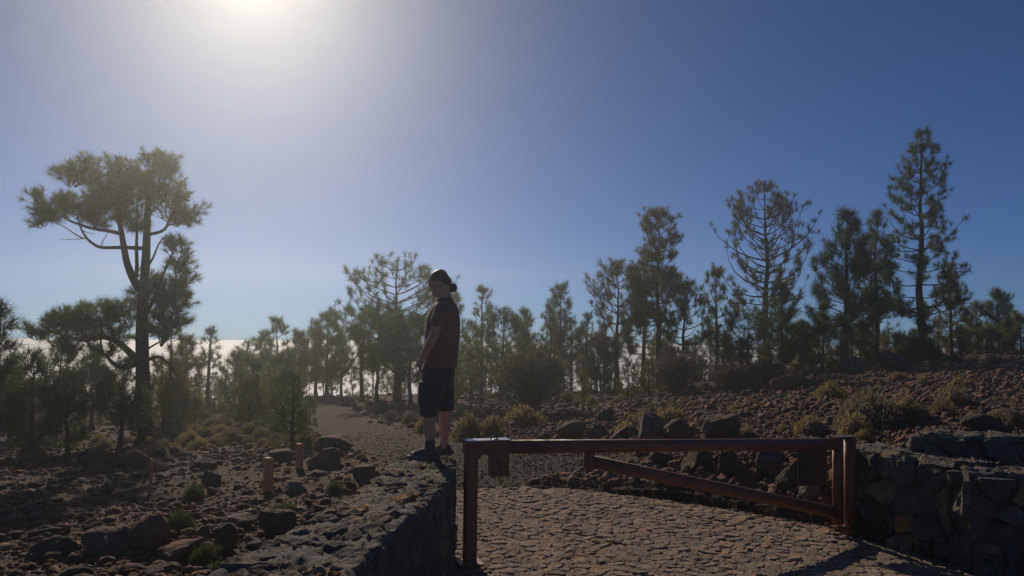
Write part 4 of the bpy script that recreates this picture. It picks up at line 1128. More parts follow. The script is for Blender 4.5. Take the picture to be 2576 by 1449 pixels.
# ---- middle of the picture
tree_at(1407, 722, 38, 34, 'slim dense pointed pine alone between person and ridge group', M_NEED, **{**dense, 'shape': 'column', 'base': 0.25})
tree_at(1384, 770, 36, 24, 'half bare thin pine left of the slim pointed pine', M_NEEDB, **{**openp, 'bare_low': 0.9, 'nsub': 2, 'base': 0.25})
tree_at(1214, 725, 36, 32, 'thin pine with separate round tufts right of the person', M_NEEDB, **{**openp, 'shape': 'column', 'nsub': 5, 'gap': 0.45, 'keep': 0.75, 'base': 0.28})
tree_at(1153, 740, 34, 30, 'thin pine just right of the head and shoulders', M_NEED, **{**openp, 'shape': 'cone', 'nsub': 3, 'keep': 0.8, 'base': 0.25})
tree_at(1262, 786, 35, 52, 'bushy dark pine right of the round tufted thin pine', M_NEED, **{**dense, 'shape': 'oval', 'base': 0.25})
tree_at(1318, 780, 37, 38, 'pointed bushy pine behind the large broom bush', M_NEED, **{**dense, 'base': 0.25})
tree_at(1185, 812, 38, 32, 'short pine between the two thin pines right of the person', M_NEEDB, **dense)
tree_at(1438, 822, 38, 44, 'rounded pine right of the slim pointed pine', M_NEED, **{**dense, 'shape': 'round', 'base': 0.3})
tree_at(1476, 788, 36, 26, 'nearly bare thin pine left of the broad bushy pine', M_NEEDB, **{**openp, 'bare_low': 0.8, 'nsub': 2})
tree_at(1500, 850, 34, 38, 'low brownish pine under the broad bushy pine', M_NEEDB, **{**dense, 'base': 0.3})
tree_at(1005, 656, 31, 104, 'broad rounded pine rising behind the left of the person', M_NEED, split=30, **{**dense, 'base': 0.30, 'shape': 'round', 'gap': 0.30, 'L': 0.28, 'nsub': 5, 'trunk': 0.16, 'e_low': -5, 'e_top': 50})
tree_at(915, 770, 32, 86, 'wide low pine spreading left of the broad rounded pine', M_NEED, **{**dense, 'base': 0.35, 'shape': 'round', 'nsub': 5})
tree_at(953, 800, 30, 60, 'dark pine with straight trunk in front of the broad rounded pine', M_NEED, **{**dense, 'base': 0.4, 'shape': 'round'})
tree_at(1036, 800, 27, 48, 'dark pine close behind the left arm of the person', M_NEEDD, **{**dense, 'base': 0.3, 'shape': 'oval'})
tree_at(828, 788, 36, 40, 'pointed pine at the far end of the gravel path', M_NEED, **{**dense, 'base': 0.25})
tree_at(800, 812, 37, 36, 'bushy pine left of the far end of the path', M_NEED, **{**dense, 'base': 0.2})
tree_at(862, 850, 38, 36, 'open pine just right of the far end of the path', M_NEED, **{**openp, 'nsub': 4})
# ---- left half
tree_at(757, 843, 34, 34, 'reddish brown pine left of the far end of the path', M_NEEDB, **{**dense, 'base': 0.2})
tree_at(698, 806, 34, 34, 'thin pine whose separate tuft stands above the left tree line', M_NEED, **{**openp, 'keep': 0.7, 'nsub': 4})
tree_at(664, 838, 36, 38, 'dense pine left of the thin tufted one in the left tree line', M_NEED, **dense)
tree_at(716, 880, 28, 46, 'dense young pine right of centre in the left tree line', M_NEED, **{**dense, 'base': 0.15})
tree_at(622, 862, 36, 34, 'small pine in the tree line right of the dark bare pine', M_NEED, **openp)
tree_at(590, 895, 30, 40, 'bushy pine right beside the dark bare pine', M_NEED, **dense)
tree_at(640, 905, 25, 42, 'young pine standing in front of the left tree line', M_NEED, **young)
tree_at(530, 826, 32, 32, 'dark half bare pine silhouetted on the bright clouds', M_NEEDD, split=12, **{**openp, 'base': 0.1, 'bare_low': 0.6, 'e_low': -15, 'curl': 30, 'trunk': 0.13})
tree_at(472, 852, 26, 38, 'dense reddish young pine right of the big pine', M_NEEDB, **{**dense, 'base': 0.2})
tree_at(437, 815, 23, 34, 'open small pine against the sky just right of the big trunk', M_NEEDB, **{**openp, 'nsub': 4, 'keep': 0.8})
tree_at(738, 950, 15.6, 30, 'small dark young pine in front beside the path', M_NEEDD, **{**young, 'base': 0.06, 'gap': 0.24, 'L': 0.2, 'nn': 22, 'nsub': 2, 'w': 0.008})
tree_at(6, 757, 15.5, 34, 'pine cut by the left edge of the picture', M_NEEDD, **{**young, 'base': 0.25, 'gap': 0.3, 'L': 0.28})
tree_at(88, 888, 16.5, 38, 'young pine with green shoots at its foot near the left edge', M_NEEDD, **{**young, 'epi': 26, 'base': 0.25})
tree_at(178, 955, 17, 33, 'pale young pine with a thin stem under the big pine', M_NEED, **{**young, 'epi': 8, 'base': 0.3})
tree_at(306, 905, 18, 40, 'dark bushy pine just left of the big trunk', M_NEEDD, **{**young, 'base': 0.32})
tree_at(150, 858, 23, 40, 'dark pine under the big pine left limb', M_NEED, **{**dense, 'base': 0.3, 'L': 0.28})
tree_at(240, 880, 25, 40, 'bushy pine between the big trunk and the dark left pine', M_NEED, **{**dense, 'base': 0.3})
tree_at(415, 905, 26, 44, 'bushy pine close behind the right of the big trunk', M_NEED, **{**dense, 'base': 0.25})
tree_at(35, 905, 22, 32, 'bushy pine behind the pine at the left edge', M_NEED, **dense)

# ---- the forest dropping away behind the crest: copies of six pines
pr = [pine_object('pine_tree', pine_data(7.0, 1.1 + 0.12 * i, 900 + i, **dict(base=0.25 + 0.05 * (i % 3), nsub=4, tuft_along=3, gap=0.42, per=(3, 5), keep=0.85, curl=40, e_low=0, shape=('cone', 'oval', 'round')[i % 3], nn=18, L=0.33, w=0.018)), (M_NEED, M_NEEDB, M_NEED, M_NEEDY, M_NEED, M_NEEDB)[i], (0, 0, 0), 'x') for i in range(6)]
pr += [pine_object('pine_tree', pine_data(5.0, 0.85, 930 + i, **dict(base=0.06, nsub=4, tuft_along=2, gap=0.34, per=(4, 5), keep=0.9, curl=38, e_low=5, e_top=35, shape='cone', nn=16, L=0.30, w=0.016)), (M_NEED, M_NEEDB, M_NEEDD)[i], (0, 0, 0), 'x') for i in range(3)]
used = set(); r_ = np.random.default_rng(77)
SPOT = []
for i, px in enumerate(np.concatenate([np.linspace(-40, 800, 20), np.linspace(820, 2200, 40)])):
    px = px + r_.uniform(-25, 25); Y = r_.uniform(41, 55)
    top = np.interp(px, [0, 500, 800, 1150, 1500, 2200], [935, 935, 880, 860, 860, 835]) + r_.uniform(-28, 45)
    SPOT.append((px, top, Y))
for i, px in enumerate(np.concatenate([np.linspace(-20, 790, 36), np.linspace(1150, 2570, 36)])):      # foliage to the ground in the left and middle tree line
    SPOT.append((px + r_.uniform(-14, 14), np.interp(px, [0, 500, 800, 1150, 1500, 1900, 2570], [925, 925, 900, 875, 875, 850, 815]) + r_.uniform(-14, 45), r_.uniform(27, 39) if px < 800 else r_.uniform(33, 42), 1))
FAR = []
for px, top, Y, *low in SPOT:
    t = at(px, top, Y); g = float(ground(t.x, Y)); H = t.z - g
    if H < 1.5: continue
    k = int(r_.integers(6)) if not low else 6 + int(r_.integers(3)); s = H / (5.0 if low else 7.0); loc = (t.x, Y, g - 0.05); sc = (s * r_.uniform(0.8, 1.15),) * 2 + (s,)
    if k not in used:
        used.add(k); o = pr[k]; o.location = loc; o.scale = sc; o.rotation_euler = (0, 0, r_.uniform(0, 6.28))
    else: o = clone(pr[k], loc, r_.uniform(0, 6.28), sc, 'x')
    o['group'] = 'pines of the far row behind the crest'; FAR.append((px, top, o))

# ---- saplings along the crest, filling the gaps under the bigger crowns
sp = [pine_object('pine_sapling', pine_data(2.0, 0.55, 950 + i, **dict(base=0.04, nsub=2, tuft_along=2, gap=0.2, per=(4, 5), curl=35, e_low=5, shape='cone', nn=18, L=0.24, w=0.013)), (M_NEEDY, M_NEED, M_NEEDB, M_NEEDY)[i], (0, 0, 0), 'x') for i in range(4)]
used = set(); r_ = np.random.default_rng(78)
for px in np.concatenate([np.linspace(20, 780, 15), np.linspace(1130, 2560, 30)]):
    px = px + r_.uniform(-18, 18); Y = r_.uniform(26, 38) if px > 800 else r_.uniform(20, 36)
    x = float(at(px, 1000, Y).x); g = float(ground(x, Y)); s = r_.uniform(0.4, 0.95)
    k = int(r_.integers(4)); loc = (x, Y, g - 0.03); sc = (s * r_.uniform(0.8, 1.15),) * 2 + (s,)
    if k not in used: used.add(k); o = sp[k]; o.location = loc; o.scale = sc
    else: o = clone(sp[k], loc, r_.uniform(0, 6.28), sc, 'x')
    o['group'] = 'pine saplings along the crest'; o['category'] = 'sapling'
# ------------------------------------------------------------------ the big forked pine on the left (limbs read off the photograph, given depth)
BY = 20.0
bp0 = at(368, 1130, BY); bg0 = float(ground(bp0.x, BY))
big = tag(empty('pine_tree', (bp0.x, BY, bg0 - 0.05)), 'big old forked pine with flat topped crowns on the left', 'tree')
BO = np.array(big.location)
def bpt(px, py, dy=0.0): return np.array(at(px, py, BY + dy)) - BO
def limb(pts, r0, r1, name='limb', sides=8, parent=big):
    P = np.array([bpt(*p) for p in pts]); n = len(P)
    t = np.linspace(0, 1, n); tt = np.linspace(0, 1, (n - 1) * 4 + 1)
    Q = np.stack([np.interp(tt, t, P[:, k]) for k in range(3)], 1)
    for _ in range(2): Q[1:-1] = (Q[:-2] + 2 * Q[1:-1] + Q[2:]) / 4
    mb = MB(); mb.tube(Q, r0 + (r1 - r0) * tt, sides); obj(name, mb.mesh(name, M_BARK, True), parent); return Q
rb = np.random.default_rng(99)
T1 = limb([(370, 1150), (364, 1080), (360, 980), (357, 850), (358, 780), (362, 720), (368, 640), (370, 560), (374, 480), (378, 430)], 0.215, 0.05, 'trunk', 14)
mb = MB()
for k in range(7):      # root flare
    a = k * 0.9; mb.tube([(0, 0, 0.5), (0.16 * math.cos(a), 0.16 * math.sin(a), 0.2), (0.42 * math.cos(a), 0.42 * math.sin(a), -0.12)], [0.12, 0.11, 0.04], 7)
obj('root_flare', mb.mesh('root_flare', M_BARK, True), big)
LM = []
LM.append(limb([(352, 730), (334, 700), (318, 660), (308, 600), (298, 540), (290, 480), (270, 430)], 0.12, 0.03))
LM.append(limb([(340, 705, -.1), (345, 680, -.2), (343, 620, -.3), (346, 560, -.3), (345, 500, -.2)], 0.06, 0.02))
LM.append(limb([(362, 625, .1), (310, 622, .2), (250, 624, .3), (222, 605, .3), (205, 580, .2), (195, 545, .2)], 0.055, 0.02))
LM.append(limb([(305, 588, 0), (270, 580, -.3), (230, 575, -.5), (180, 558, -.6), (140, 535, -.6)], 0.055, 0.02))
LM.append(limb([(210, 600, .3), (190, 590, .3), (165, 572, .2), (130, 555, 0)], 0.02, 0.008))
LM.append(limb([(372, 590, -.1), (400, 585, -.3), (418, 575, -.4), (428, 545, -.4), (445, 530, -.3)], 0.05, 0.018))
LM.append(limb([(420, 568, -.4), (450, 560, -.3), (490, 548, -.2)], 0.02, 0.008))
LM.append(limb([(372, 540, .3), (395, 520, .5), (420, 500, .6)], 0.035, 0.012))
LM.append(limb([(366, 680, .2), (385, 650, .4), (400, 610, .5), (420, 590, .5)], 0.035, 0.012))
LM.append(limb([(362, 800, -.2), (385, 760, -.5), (405, 700, -.6), (425, 660, -.6), (440, 620, -.5)], 0.05, 0.014))
LM.append(limb([(362, 770, .3), (400, 755, .6), (440, 740, .7), (470, 735, .6)], 0.04, 0.012))
LM.append(limb([(362, 840, 0), (400, 820, -.4), (440, 790, -.5)], 0.035, 0.012))
LM.append(limb([(345, 905, .1), (320, 880, .3), (290, 855, .5), (250, 845, .6), (215, 858, .6), (180, 850, .5), (140, 838, .5)], 0.10, 0.025))
LM.append(limb([(345, 915, -.1), (310, 928, -.5), (285, 915, -.7), (258, 885, -.8), (220, 868, -.8)], 0.075, 0.02))
LM.append(limb([(260, 890, -.8), (252, 860, -.8), (258, 830, -.7), (250, 800, -.6)], 0.03, 0.01))
LM.append(limb([(290, 858, .5), (270, 820, .5), (268, 790, .5)], 0.03, 0.01))
LM.append(limb([(140, 838, .5), (100, 832, .4), (62, 838, .3)], 0.022, 0.006))
LM.append(limb([(372, 905, .1), (400, 895, .5), (425, 915, .8), (450, 950, .9)], 0.055, 0.015))
LM.append(limb([(368, 880, -.2), (400, 860, -.5), (440, 850, -.6)], 0.03, 0.01))
for pts in ([(252, 622, .3), (262, 600, .3), (276, 580, .3)], [(338, 712, 0), (322, 728, 0), (317, 760, 0)], [(216, 600, .3), (178, 602, .3), (150, 602, .2)], [(205, 580, .2), (222, 586, .2), (240, 588, .2)], [(346, 690, 0), (362, 650, 0), (370, 628, 0)]):
    limb(pts, 0.014, 0.005, 'dead_snag', 5)
# foliage masses: ellipsoid pads of tufts (centre px, half width px, half height px, depth offset, half depth m)
PADS = [(235, 425, 92, 42, 0.1, 0.8), (180, 445, 46, 26, -.3, .5), (300, 450, 60, 44, 0.2, 0.7), (372, 415, 72, 40, 0, 0.8), (400, 455, 62, 46, -.2, .8), (425, 500, 60, 46, 0, .8), (470, 530, 42, 26, .1, .5), (345, 480, 58, 52, .1, .8), (440, 545, 46, 18, -.2, .4),
        (125, 515, 52, 44, 0, .7), (175, 510, 60, 38, -.2, .7), (230, 515, 62, 44, 0, .8), (270, 490, 62, 44, .2, .8), (110, 548, 34, 24, .1, .4), (305, 535, 40, 30, .2, .5), (340, 545, 40, 32, -.2, .5), (250, 560, 36, 12, 0, .3), (290, 470, 50, 40, -.3, .5),
        (440, 615, 26, 28, -.5, .35), (450, 660, 38, 34, -.5, .5), (462, 700, 34, 34, 0, .5), (440, 740, 46, 36, .3, .6), (470, 745, 26, 22, .5, .3), (400, 730, 50, 34, 0, .6), (375, 705, 36, 34, -.2, .5), (350, 745, 30, 24, 0, .4), (430, 780, 40, 26, -.3, .5), (395, 790, 40, 30, .2, .5), (450, 805, 26, 18, -.4, .3), (405, 850, 44, 22, -.4, .5), (375, 820, 30, 28, .3, .4),
        (165, 785, 46, 36, .3, .6), (120, 815, 46, 30, .4, .5), (195, 800, 48, 44, .3, .7), (250, 785, 50, 42, .3, .7), (285, 770, 46, 38, .4, .7), (310, 790, 38, 36, .2, .6), (80, 830, 22, 12, .3, .25), (150, 850, 40, 24, .4, .5), (225, 835, 60, 30, .2, .7), (290, 830, 44, 28, 0, .6), (200, 770, 24, 22, .3, .4), (270, 880, 30, 14, -.6, .3), (180, 875, 30, 16, .2, .4)]
tp = []; ax_ = []; tw = MB()
for (px, py, hw, hh, dy, hd) in PADS:
    c = bpt(px, py, dy); k = BY / FPX; n = int(hw * hh * 0.026) + 8
    for i in range(max(4, n // 5)):              # sprays of tufts with air between them
        d = unit(rb.normal(size=3)); q = rb.random() ** 0.4
        cc = c + d * q * np.array([hw * k, hd, hh * k])
        s0 = c + d * q * 0.2 * np.array([hw * k, hd, hh * k]) + np.array([0, 0, -0.2 - 0.18 * hh * k]); md = (s0 + cc) / 2 + rb.normal(0, 0.05, 3) + [0, 0, -0.05]
        tw.tube([s0, md, cc], [0.016, 0.011, 0.006], 4, False)
        for j in range(5):
            e = cc + rb.normal(0, 0.10, 3) * [1.2, 1.2, 0.7]
            tp.append(e); ax_.append(unit(d * 0.6 + (e - cc) * 4 + [0, 0, 0.6]))
            tw.tube([md, (md + e) / 2 + [0, 0, -0.02], e], [0.008, 0.006, 0.003], 3, False)
obj('twig_network', tw.mesh('twig_network', M_BARK), big)
obj('crown', needle_mesh('crown', np.array(tp), np.array(ax_), 44, 0.23, 0.010, rb, M_NEED, 0.8), big)
# ------------------------------------------------------------------ trail posts
def rust_wood():
    m, nt, b, out = new_mat('orange weathered timber'); L = nt.links.new
    tc = nd(nt, 'ShaderNodeTexCoord'); mp_ = nd(nt, 'ShaderNodeMapping'); mp_.inputs['Scale'].default_value = (18, 18, 2.0); L(tc.outputs['Object'], mp_.inputs[0])
    n = nd(nt, 'ShaderNodeTexNoise', Scale=2.5, Detail=7.0, Roughness=0.65); L(mp_.outputs[0], n.inputs['Vector'])
    r = ramp(nt, [(0.3, (0.46, 0.17, 0.06)), (0.55, (0.68, 0.29, 0.11)), (0.8, (0.75, 0.4, 0.19))]); L(n.outputs['Fac'], r.inputs[0]); L(r.outputs[0], b.inputs['Base Color'])
    b.inputs['Roughness'].default_value = 0.75
    bp = nd(nt, 'ShaderNodeBump', Strength=0.5, Distance=0.01); L(n.outputs['Fac'], bp.inputs['Height']); L(bp.outputs[0], b.inputs['Normal'])
    return m
M_OWOOD = rust_wood()
M_YEL, _n, _b2, _ = new_mat('pale yellow marker'); _b2.inputs['Base Color'].default_value = (0.55, 0.42, 0.2, 1); _b2.inputs['Roughness'].default_value = 0.6
def trail_post(px0, px1, ptop, pbase, label, marker=False, name='trail_post', groove=True):
    p = on_ground((px0 + px1) / 2, pbase); sc_ = p.y / FPX; w = (px1 - px0) * sc_ * 0.85; h = (pbase - ptop) * sc_
    rot = Matrix.Rotation(R(-24), 3, 'Z')
    root = tag(empty(name, tuple(p)), label, 'post')
    mb = MB(); wa = w * 0.62
    mb.box((0, 0, h / 2 - 0.05), wa, w * 0.7, h + 0.1, rot); me = mb.mesh('shaft', M_OWOOD); bevel(me, 0.006); shaft = obj('shaft', me, root)
    if groove:
        mb = MB(); mb.box(rot @ Vector((wa * 0.5 + w * 0.12, -w * 0.02, h / 2 - 0.055)), w * 0.22, w * 0.62, h + 0.07, rot); me = mb.mesh('side_board', M_OWOOD); bevel(me, 0.004); obj('side_board', me, root)
        for q in (0.35, 0.7):
            mb = MB(); mb.tube([rot @ Vector((0, -w * 0.352, h * q)), rot @ Vector((0, -w * 0.352 - 0.008, h * q))], 0.012, 8); obj('bolt', mb.mesh('bolt', M_BARE), shaft)
    if marker:
        mb = MB(); mb.box(rot @ Vector((-wa * 0.5 - w * 0.13, 0, h * 0.76)), w * 0.26, 0.02, h * 0.2, rot); me = mb.mesh('marker_tab', M_YEL); obj('marker_tab', me, root)
trail_post(658, 686, 1154, 1236, 'nearer orange brown trail post with a small pale tab on its side', True)
trail_post(740, 762, 1119, 1180, 'farther orange brown trail post without a tab')
trail_post(371, 384, 1156, 1242, 'thin weathered stake in front of the big pine trunk', False, 'wooden_stake', False)
# ------------------------------------------------------------------ the person on the wall (profile, facing left, head bowed)
PY = 7.0
pf = at(1098, 1150, PY)                    # foot level of the figure
KS = PY / FPX / 2.700                      # metres per pixel of the enlarged profile the numbers below were read from
person = tag(empty('person', (pf.x, PY, 0.805)), 'person in dark tee and long shorts standing on the lava wall with bowed head', 'person')
def lp(zx, zy, y=0.0): return Vector(((zx - 430) * KS, y, (1365 - zy) * KS))
def cloth(name, col, rough=0.85, bump=0.2):
    m, nt, b, out = new_mat(name); L = nt.links.new
    tc = nd(nt, 'ShaderNodeTexCoord'); n = nd(nt, 'ShaderNodeTexNoise', Scale=14.0, Detail=5.0); L(tc.outputs['Object'], n.inputs['Vector'])
    r = ramp(nt, [(0.3, tuple(c * 0.8 for c in col)), (0.7, tuple(c * 1.15 for c in col))]); L(n.outputs['Fac'], r.inputs[0]); L(r.outputs[0], b.inputs['Base Color'])
    b.inputs['Roughness'].default_value = rough
    b.inputs['Sheen Weight'].default_value = 0.15
    bp = nd(nt, 'ShaderNodeBump', Strength=bump, Distance=0.02); L(n.outputs['Fac'], bp.inputs['Height']); L(bp.outputs[0], b.inputs['Normal'])
    return m
M_SKIN = cloth('skin', (0.5, 0.26, 0.17), 0.55, 0.03)
M_TEE = cloth('plum grey cotton', (0.20, 0.092, 0.07), 0.9)
M_SHORT = cloth('dark navy cotton', (0.030, 0.036, 0.045), 0.9)
M_HAIR = cloth('dark brown hair', (0.085, 0.048, 0.034), 0.5, 0.4)
M_SHOE = cloth('dark grey shoe fabric', (0.05, 0.058, 0.066), 0.8)
M_SOLE = cloth('grey rubber sole', (0.16, 0.16, 0.16), 0.8)
M_SOCK = cloth('dark blue sock', (0.035, 0.045, 0.055), 0.9)
def ring_loft(rings, sides=24):
    """rings: (centre Vector, rx, ry[, axis tilt about y in rad]); closed ends"""
    V = []; F = []; a = np.arange(sides) * 2 * math.pi / sides
    for g in rings:
        c, rx, ry = g[0], g[1], g[2]; t = g[3] if len(g) > 3 else 0.0
        for q in a:
            x, y = rx * math.cos(q), ry * math.sin(q)
            V.append((c.x + x * math.cos(t), c.y + y, c.z + x * math.sin(t)))
    n = len(rings)
    for i in range(n - 1):
        for j in range(sides):
            k = (j + 1) % sides; F.append((i * sides + j, i * sides + k, (i + 1) * sides + k, (i + 1) * sides + j))
    F.append(tuple(range(sides))[::-1]); F.append(tuple((n - 1) * sides + j for j in range(sides)))
    return V, F
def chain(pts, rad, sides=14, sub=5):
    """rounded tapered limb through pts"""
    P = np.array([tuple(p) for p in pts]); n = len(P); t = np.linspace(0, 1, n); tt = np.linspace(0, 1, (n - 1) * sub + 1)
    Q = np.stack([np.interp(tt, t, P[:, k]) for k in range(3)], 1); q = np.interp(tt, t, rad)
    for _ in range(2): Q[1:-1] = (Q[:-2] + 2 * Q[1:-1] + Q[2:]) / 4
    d0 = unit(Q[0] - Q[1]); d1 = unit(Q[-1] - Q[-2])
    Q = np.concatenate([[Q[0] + d0 * q[0] * 0.85, Q[0] + d0 * q[0] * 0.5], Q, [Q[-1] + d1 * q[-1] * 0.5, Q[-1] + d1 * q[-1] * 0.85]])
    q = np.concatenate([[q[0] * 0.45, q[0] * 0.85], q, [q[-1] * 0.85, q[-1] * 0.45]])
    return tube(Q, q, sides)
def ball(c, rx, ry, rz, pitch=0.0):
    V, F = ICO[3]; M = Matrix.Rotation(pitch, 3, 'Y')
    return [tuple(M @ Vector((v[0] * rx, v[1] * ry, v[2] * rz)) + c) for v in V], [tuple(f) for f in F]
def fuse(name, shapes, mat, voxel, parent=person, smooth_it=4):
    mb = MB()
    for V, F in shapes: mb.add(V, F)
    me = mb.mesh(name + '_parts'); bm = bmesh.new(); bm.from_mesh(me); bmesh.ops.recalc_face_normals(bm, faces=bm.faces); bm.to_mesh(me); bm.free()
    o = bpy.data.objects.new(name, me); COL.objects.link(o)
    m = o.modifiers.new('r', 'REMESH'); m.mode = 'VOXEL'; m.voxel_size = voxel
    s = o.modifiers.new('s', 'SMOOTH'); s.iterations = smooth_it; s.factor = 0.5
    dg = bpy.context.evaluated_depsgraph_get(); res = bpy.data.meshes.new_from_object(o.evaluated_get(dg))
    o.modifiers.clear(); o.data = res; res.name = name; res.materials.clear(); res.materials.append(mat)
    res.polygons.foreach_set('use_smooth', np.ones(len(res.polygons), dtype=bool)); res.update()
    o.parent = parent; bpy.data.meshes.remove(me); return o
# head frame: pitched down 45 degrees
HC = lp(432, 206); HP = R(-45)             # face looks to -x and down
hf = Vector((-math.cos(R(45)), 0, -math.sin(R(45)))); hu = Vector((-math.sin(R(45)), 0, math.cos(R(45))))
def hp(f, s, u): return HC + hf * f + Vector((0, s, 0)) + hu * u
body = []
body.append(ball(hp(-0.008, 0, 0.03), 0.094, 0.074, 0.084, HP))        # skull
body.append(ball(hp(0.03, 0, -0.03), 0.062, 0.058, 0.08, HP))          # face
body.append(ball(hp(0.045, 0, -0.085), 0.038, 0.036, 0.03, HP))        # chin
body.append(ball(hp(0.012, 0, -0.065), 0.06, 0.052, 0.038, HP))        # jaw
body.append(chain([hp(0.088, 0, 0.005), hp(0.1, 0, -0.018), hp(0.113, 0, -0.036), hp(0.094, 0, -0.045)], [0.008, 0.010, 0.013, 0.011], 10))   # nose
for s in (-1, 1):
    body.append(ball(hp(0.083, s * 0.028, 0.018), 0.012, 0.024, 0.010, HP))      # brow
    body.append(ball(hp(0.078, s * 0.03, -0.002), 0.012, 0.014, 0.011, HP))      # eye
    body.append(ball(hp(0.064, s * 0.04, -0.034), 0.022, 0.02, 0.02, HP))        # cheek
    body.append(ball(hp(-0.008, s * 0.077, -0.012), 0.018, 0.011, 0.03, HP))     # ear
body.append(ball(hp(0.092, 0, -0.060), 0.010, 0.022, 0.006, HP)); body.append(ball(hp(0.088, 0, -0.071), 0.010, 0.019, 0.007, HP))   # lips
body.append(chain([hp(-0.03, 0, -0.03), lp(468, 290), lp(472, 340), lp(466, 400)], [0.06, 0.058, 0.064, 0.085], 18))
# torso
body.append(ring_loft([(lp(470, 335), 0.06, 0.10), (lp(468, 370), 0.105, 0.175), (lp(460, 440), 0.125, 0.185), (lp(458, 540), 0.125, 0.165), (lp(455, 640), 0.115, 0.155), (lp(448, 740), 0.12, 0.165), (lp(440, 830), 0.12, 0.165)]))
# arms: near = left side (-y); both hands tucked at the front of the shorts
for s in (-1, 1):
    k = 0 if s < 0 else -22
    sh = lp(470 + k * 0.3, 378, s * 0.185); el = lp(414 + k * 0.7, 566, s * 0.235); wr = lp(338 + k * 0.6, 704, s * 0.17)
    body.append(chain([lp(470, 380, s * 0.10), sh, (sh + el) / 2, el, el + (wr - el) * 0.35, wr], [0.055, 0.056, 0.05, 0.041, 0.042, 0.027]))
    pm = lp(316 + k * 0.5, 744, s * 0.145)
    body.append(chain([wr, (wr + pm) / 2, pm], [0.026, 0.031, 0.031], 12))
    fd = Vector((0.22, 0, -1)).normalized(); sd = Vector((0, 1, 0))
    for i, (o_, l_) in enumerate(((-0.028, 0.060), (-0.010, 0.070), (0.009, 0.066), (0.027, 0.052))):      # four fingers slipping into the pocket line
        b0 = pm + sd * o_ + fd * 0.018; b1 = b0 + fd * l_ * 0.5 + Vector((-0.004, 0, 0)); b2 = b1 + (fd + Vector((0.5, 0, 0.1))).normalized() * l_ * 0.32; b3 = b2 + Vector((0.75, 0, -0.5)).normalized() * l_ * 0.25
        body.append(chain([b0, b1, b2, b3], [0.0105, 0.010, 0.009, 0.009], 8, 3))
    t0 = wr + (pm - wr) * 0.4 + sd * (-s * 0.026); t1 = t0 + Vector((-0.006, -s * 0.022, -0.03)); t2 = t1 + Vector((0.004, -s * 0.006, -0.03))
    body.append(chain([t0, t1, t2], [0.013, 0.011, 0.009], 8, 3))
# legs: near (left) forward in the picture, far (right) set back
LEG = ((-0.10, ((432, 800), (405, 930), (384, 1080), (386, 1150), (390, 1240), (392, 1320)), (0.09, 0.072, 0.056, 0.056, 0.041, 0.042)),
       (0.10, ((455, 800), (470, 930), (484, 1065), (481, 1140), (475, 1240), (474, 1320)), (0.09, 0.068, 0.054, 0.056, 0.040, 0.042)))
for y, pts, rad in LEG:
    body.append(chain([lp(px, py, y * (0.9 if i else 0.8)) for i, (px, py) in enumerate(pts)], rad, 16))
for y, hx in ((-0.095, 392), (0.095, 474)):
    body.append(chain([lp(hx + 12, 1338, y), lp(hx - 40, 1335, y), lp(hx - 110, 1345, y)], [0.035, 0.036, 0.028], 12))
fuse('body', body, M_SKIN, 0.006)
# hair: cap, nape and bun
hair = [ball(hp(-0.032, 0, 0.044), 0.092, 0.08, 0.076, HP), ball(hp(-0.055, 0, -0.01), 0.058, 0.068, 0.075, HP), chain([hp(-0.085, 0, 0.0), lp(510, 230)], [0.03, 0.018], 12)]
hr = fuse('hair', hair, M_HAIR, 0.006, smooth_it=2)
fuse('bun', [ball(lp(524, 229), 0.040, 0.042, 0.043), ball(lp(532, 216), 0.022, 0.03, 0.022), ball(lp(516, 247), 0.024, 0.03, 0.02)], M_HAIR, 0.006, hr, 2)
# tee shirt
tee = [ring_loft([(lp(458, 298), 0.068, 0.072, 0.25), (lp(464, 322), 0.082, 0.10, 0.2), (lp(468, 345), 0.108, 0.17), (lp(468, 375), 0.130, 0.205), (lp(460, 440), 0.155, 0.218), (lp(458, 520), 0.160, 0.205), (lp(456, 600), 0.158, 0.198), (lp(452, 680), 0.152, 0.198), (lp(446, 752), 0.152, 0.202), (lp(445, 768), 0.150, 0.202)])]
for s in (-1, 1):
    k = 0 if s < 0 else -18
    sh = lp(470 + k * 0.3, 380, s * 0.18); en = lp(438 + k * 0.6, 462, s * 0.222)
    tee.append(chain([lp(470, 385, s * 0.09), sh, (sh + en) / 2, en], [0.075, 0.078, 0.070, 0.064], 18))
    mid = lp(450 + k * .5, 430, s * 0.2)
fuse('tee_shirt', tee, M_TEE, 0.009, smooth_it=4)
# long shorts
sh_ = [ring_loft([(lp(438, 735), 0.140, 0.185), (lp(432, 790), 0.155, 0.195), (lp(426, 860), 0.150, 0.19), (lp(424, 900), 0.145, 0.185)])]
sh_.append(ring_loft([(lp(405, 860, -0.095), 0.125, 0.095), (lp(388, 950, -0.10), 0.112, 0.095), (lp(382, 1030, -0.10), 0.088, 0.088), (lp(383, 1090, -0.10), 0.077, 0.08)]))
sh_.append(ring_loft([(lp(445, 860, 0.095), 0.125, 0.095), (lp(462, 950, 0.10), 0.100, 0.095), (lp(474, 1020, 0.10), 0.082, 0.088), (lp(480, 1066, 0.10), 0.078, 0.084)]))
shorts = fuse('shorts', sh_, M_SHORT, 0.009, smooth_it=3)
mb = MB(); mb.tube([lp(300, 985, -0.05), lp(318, 1040, -0.06), lp(330, 1075, -0.05), lp(322, 1050, -0.03)], 0.004, 6); obj('drawstring', mb.mesh('drawstring', M_SOLE, True), shorts)
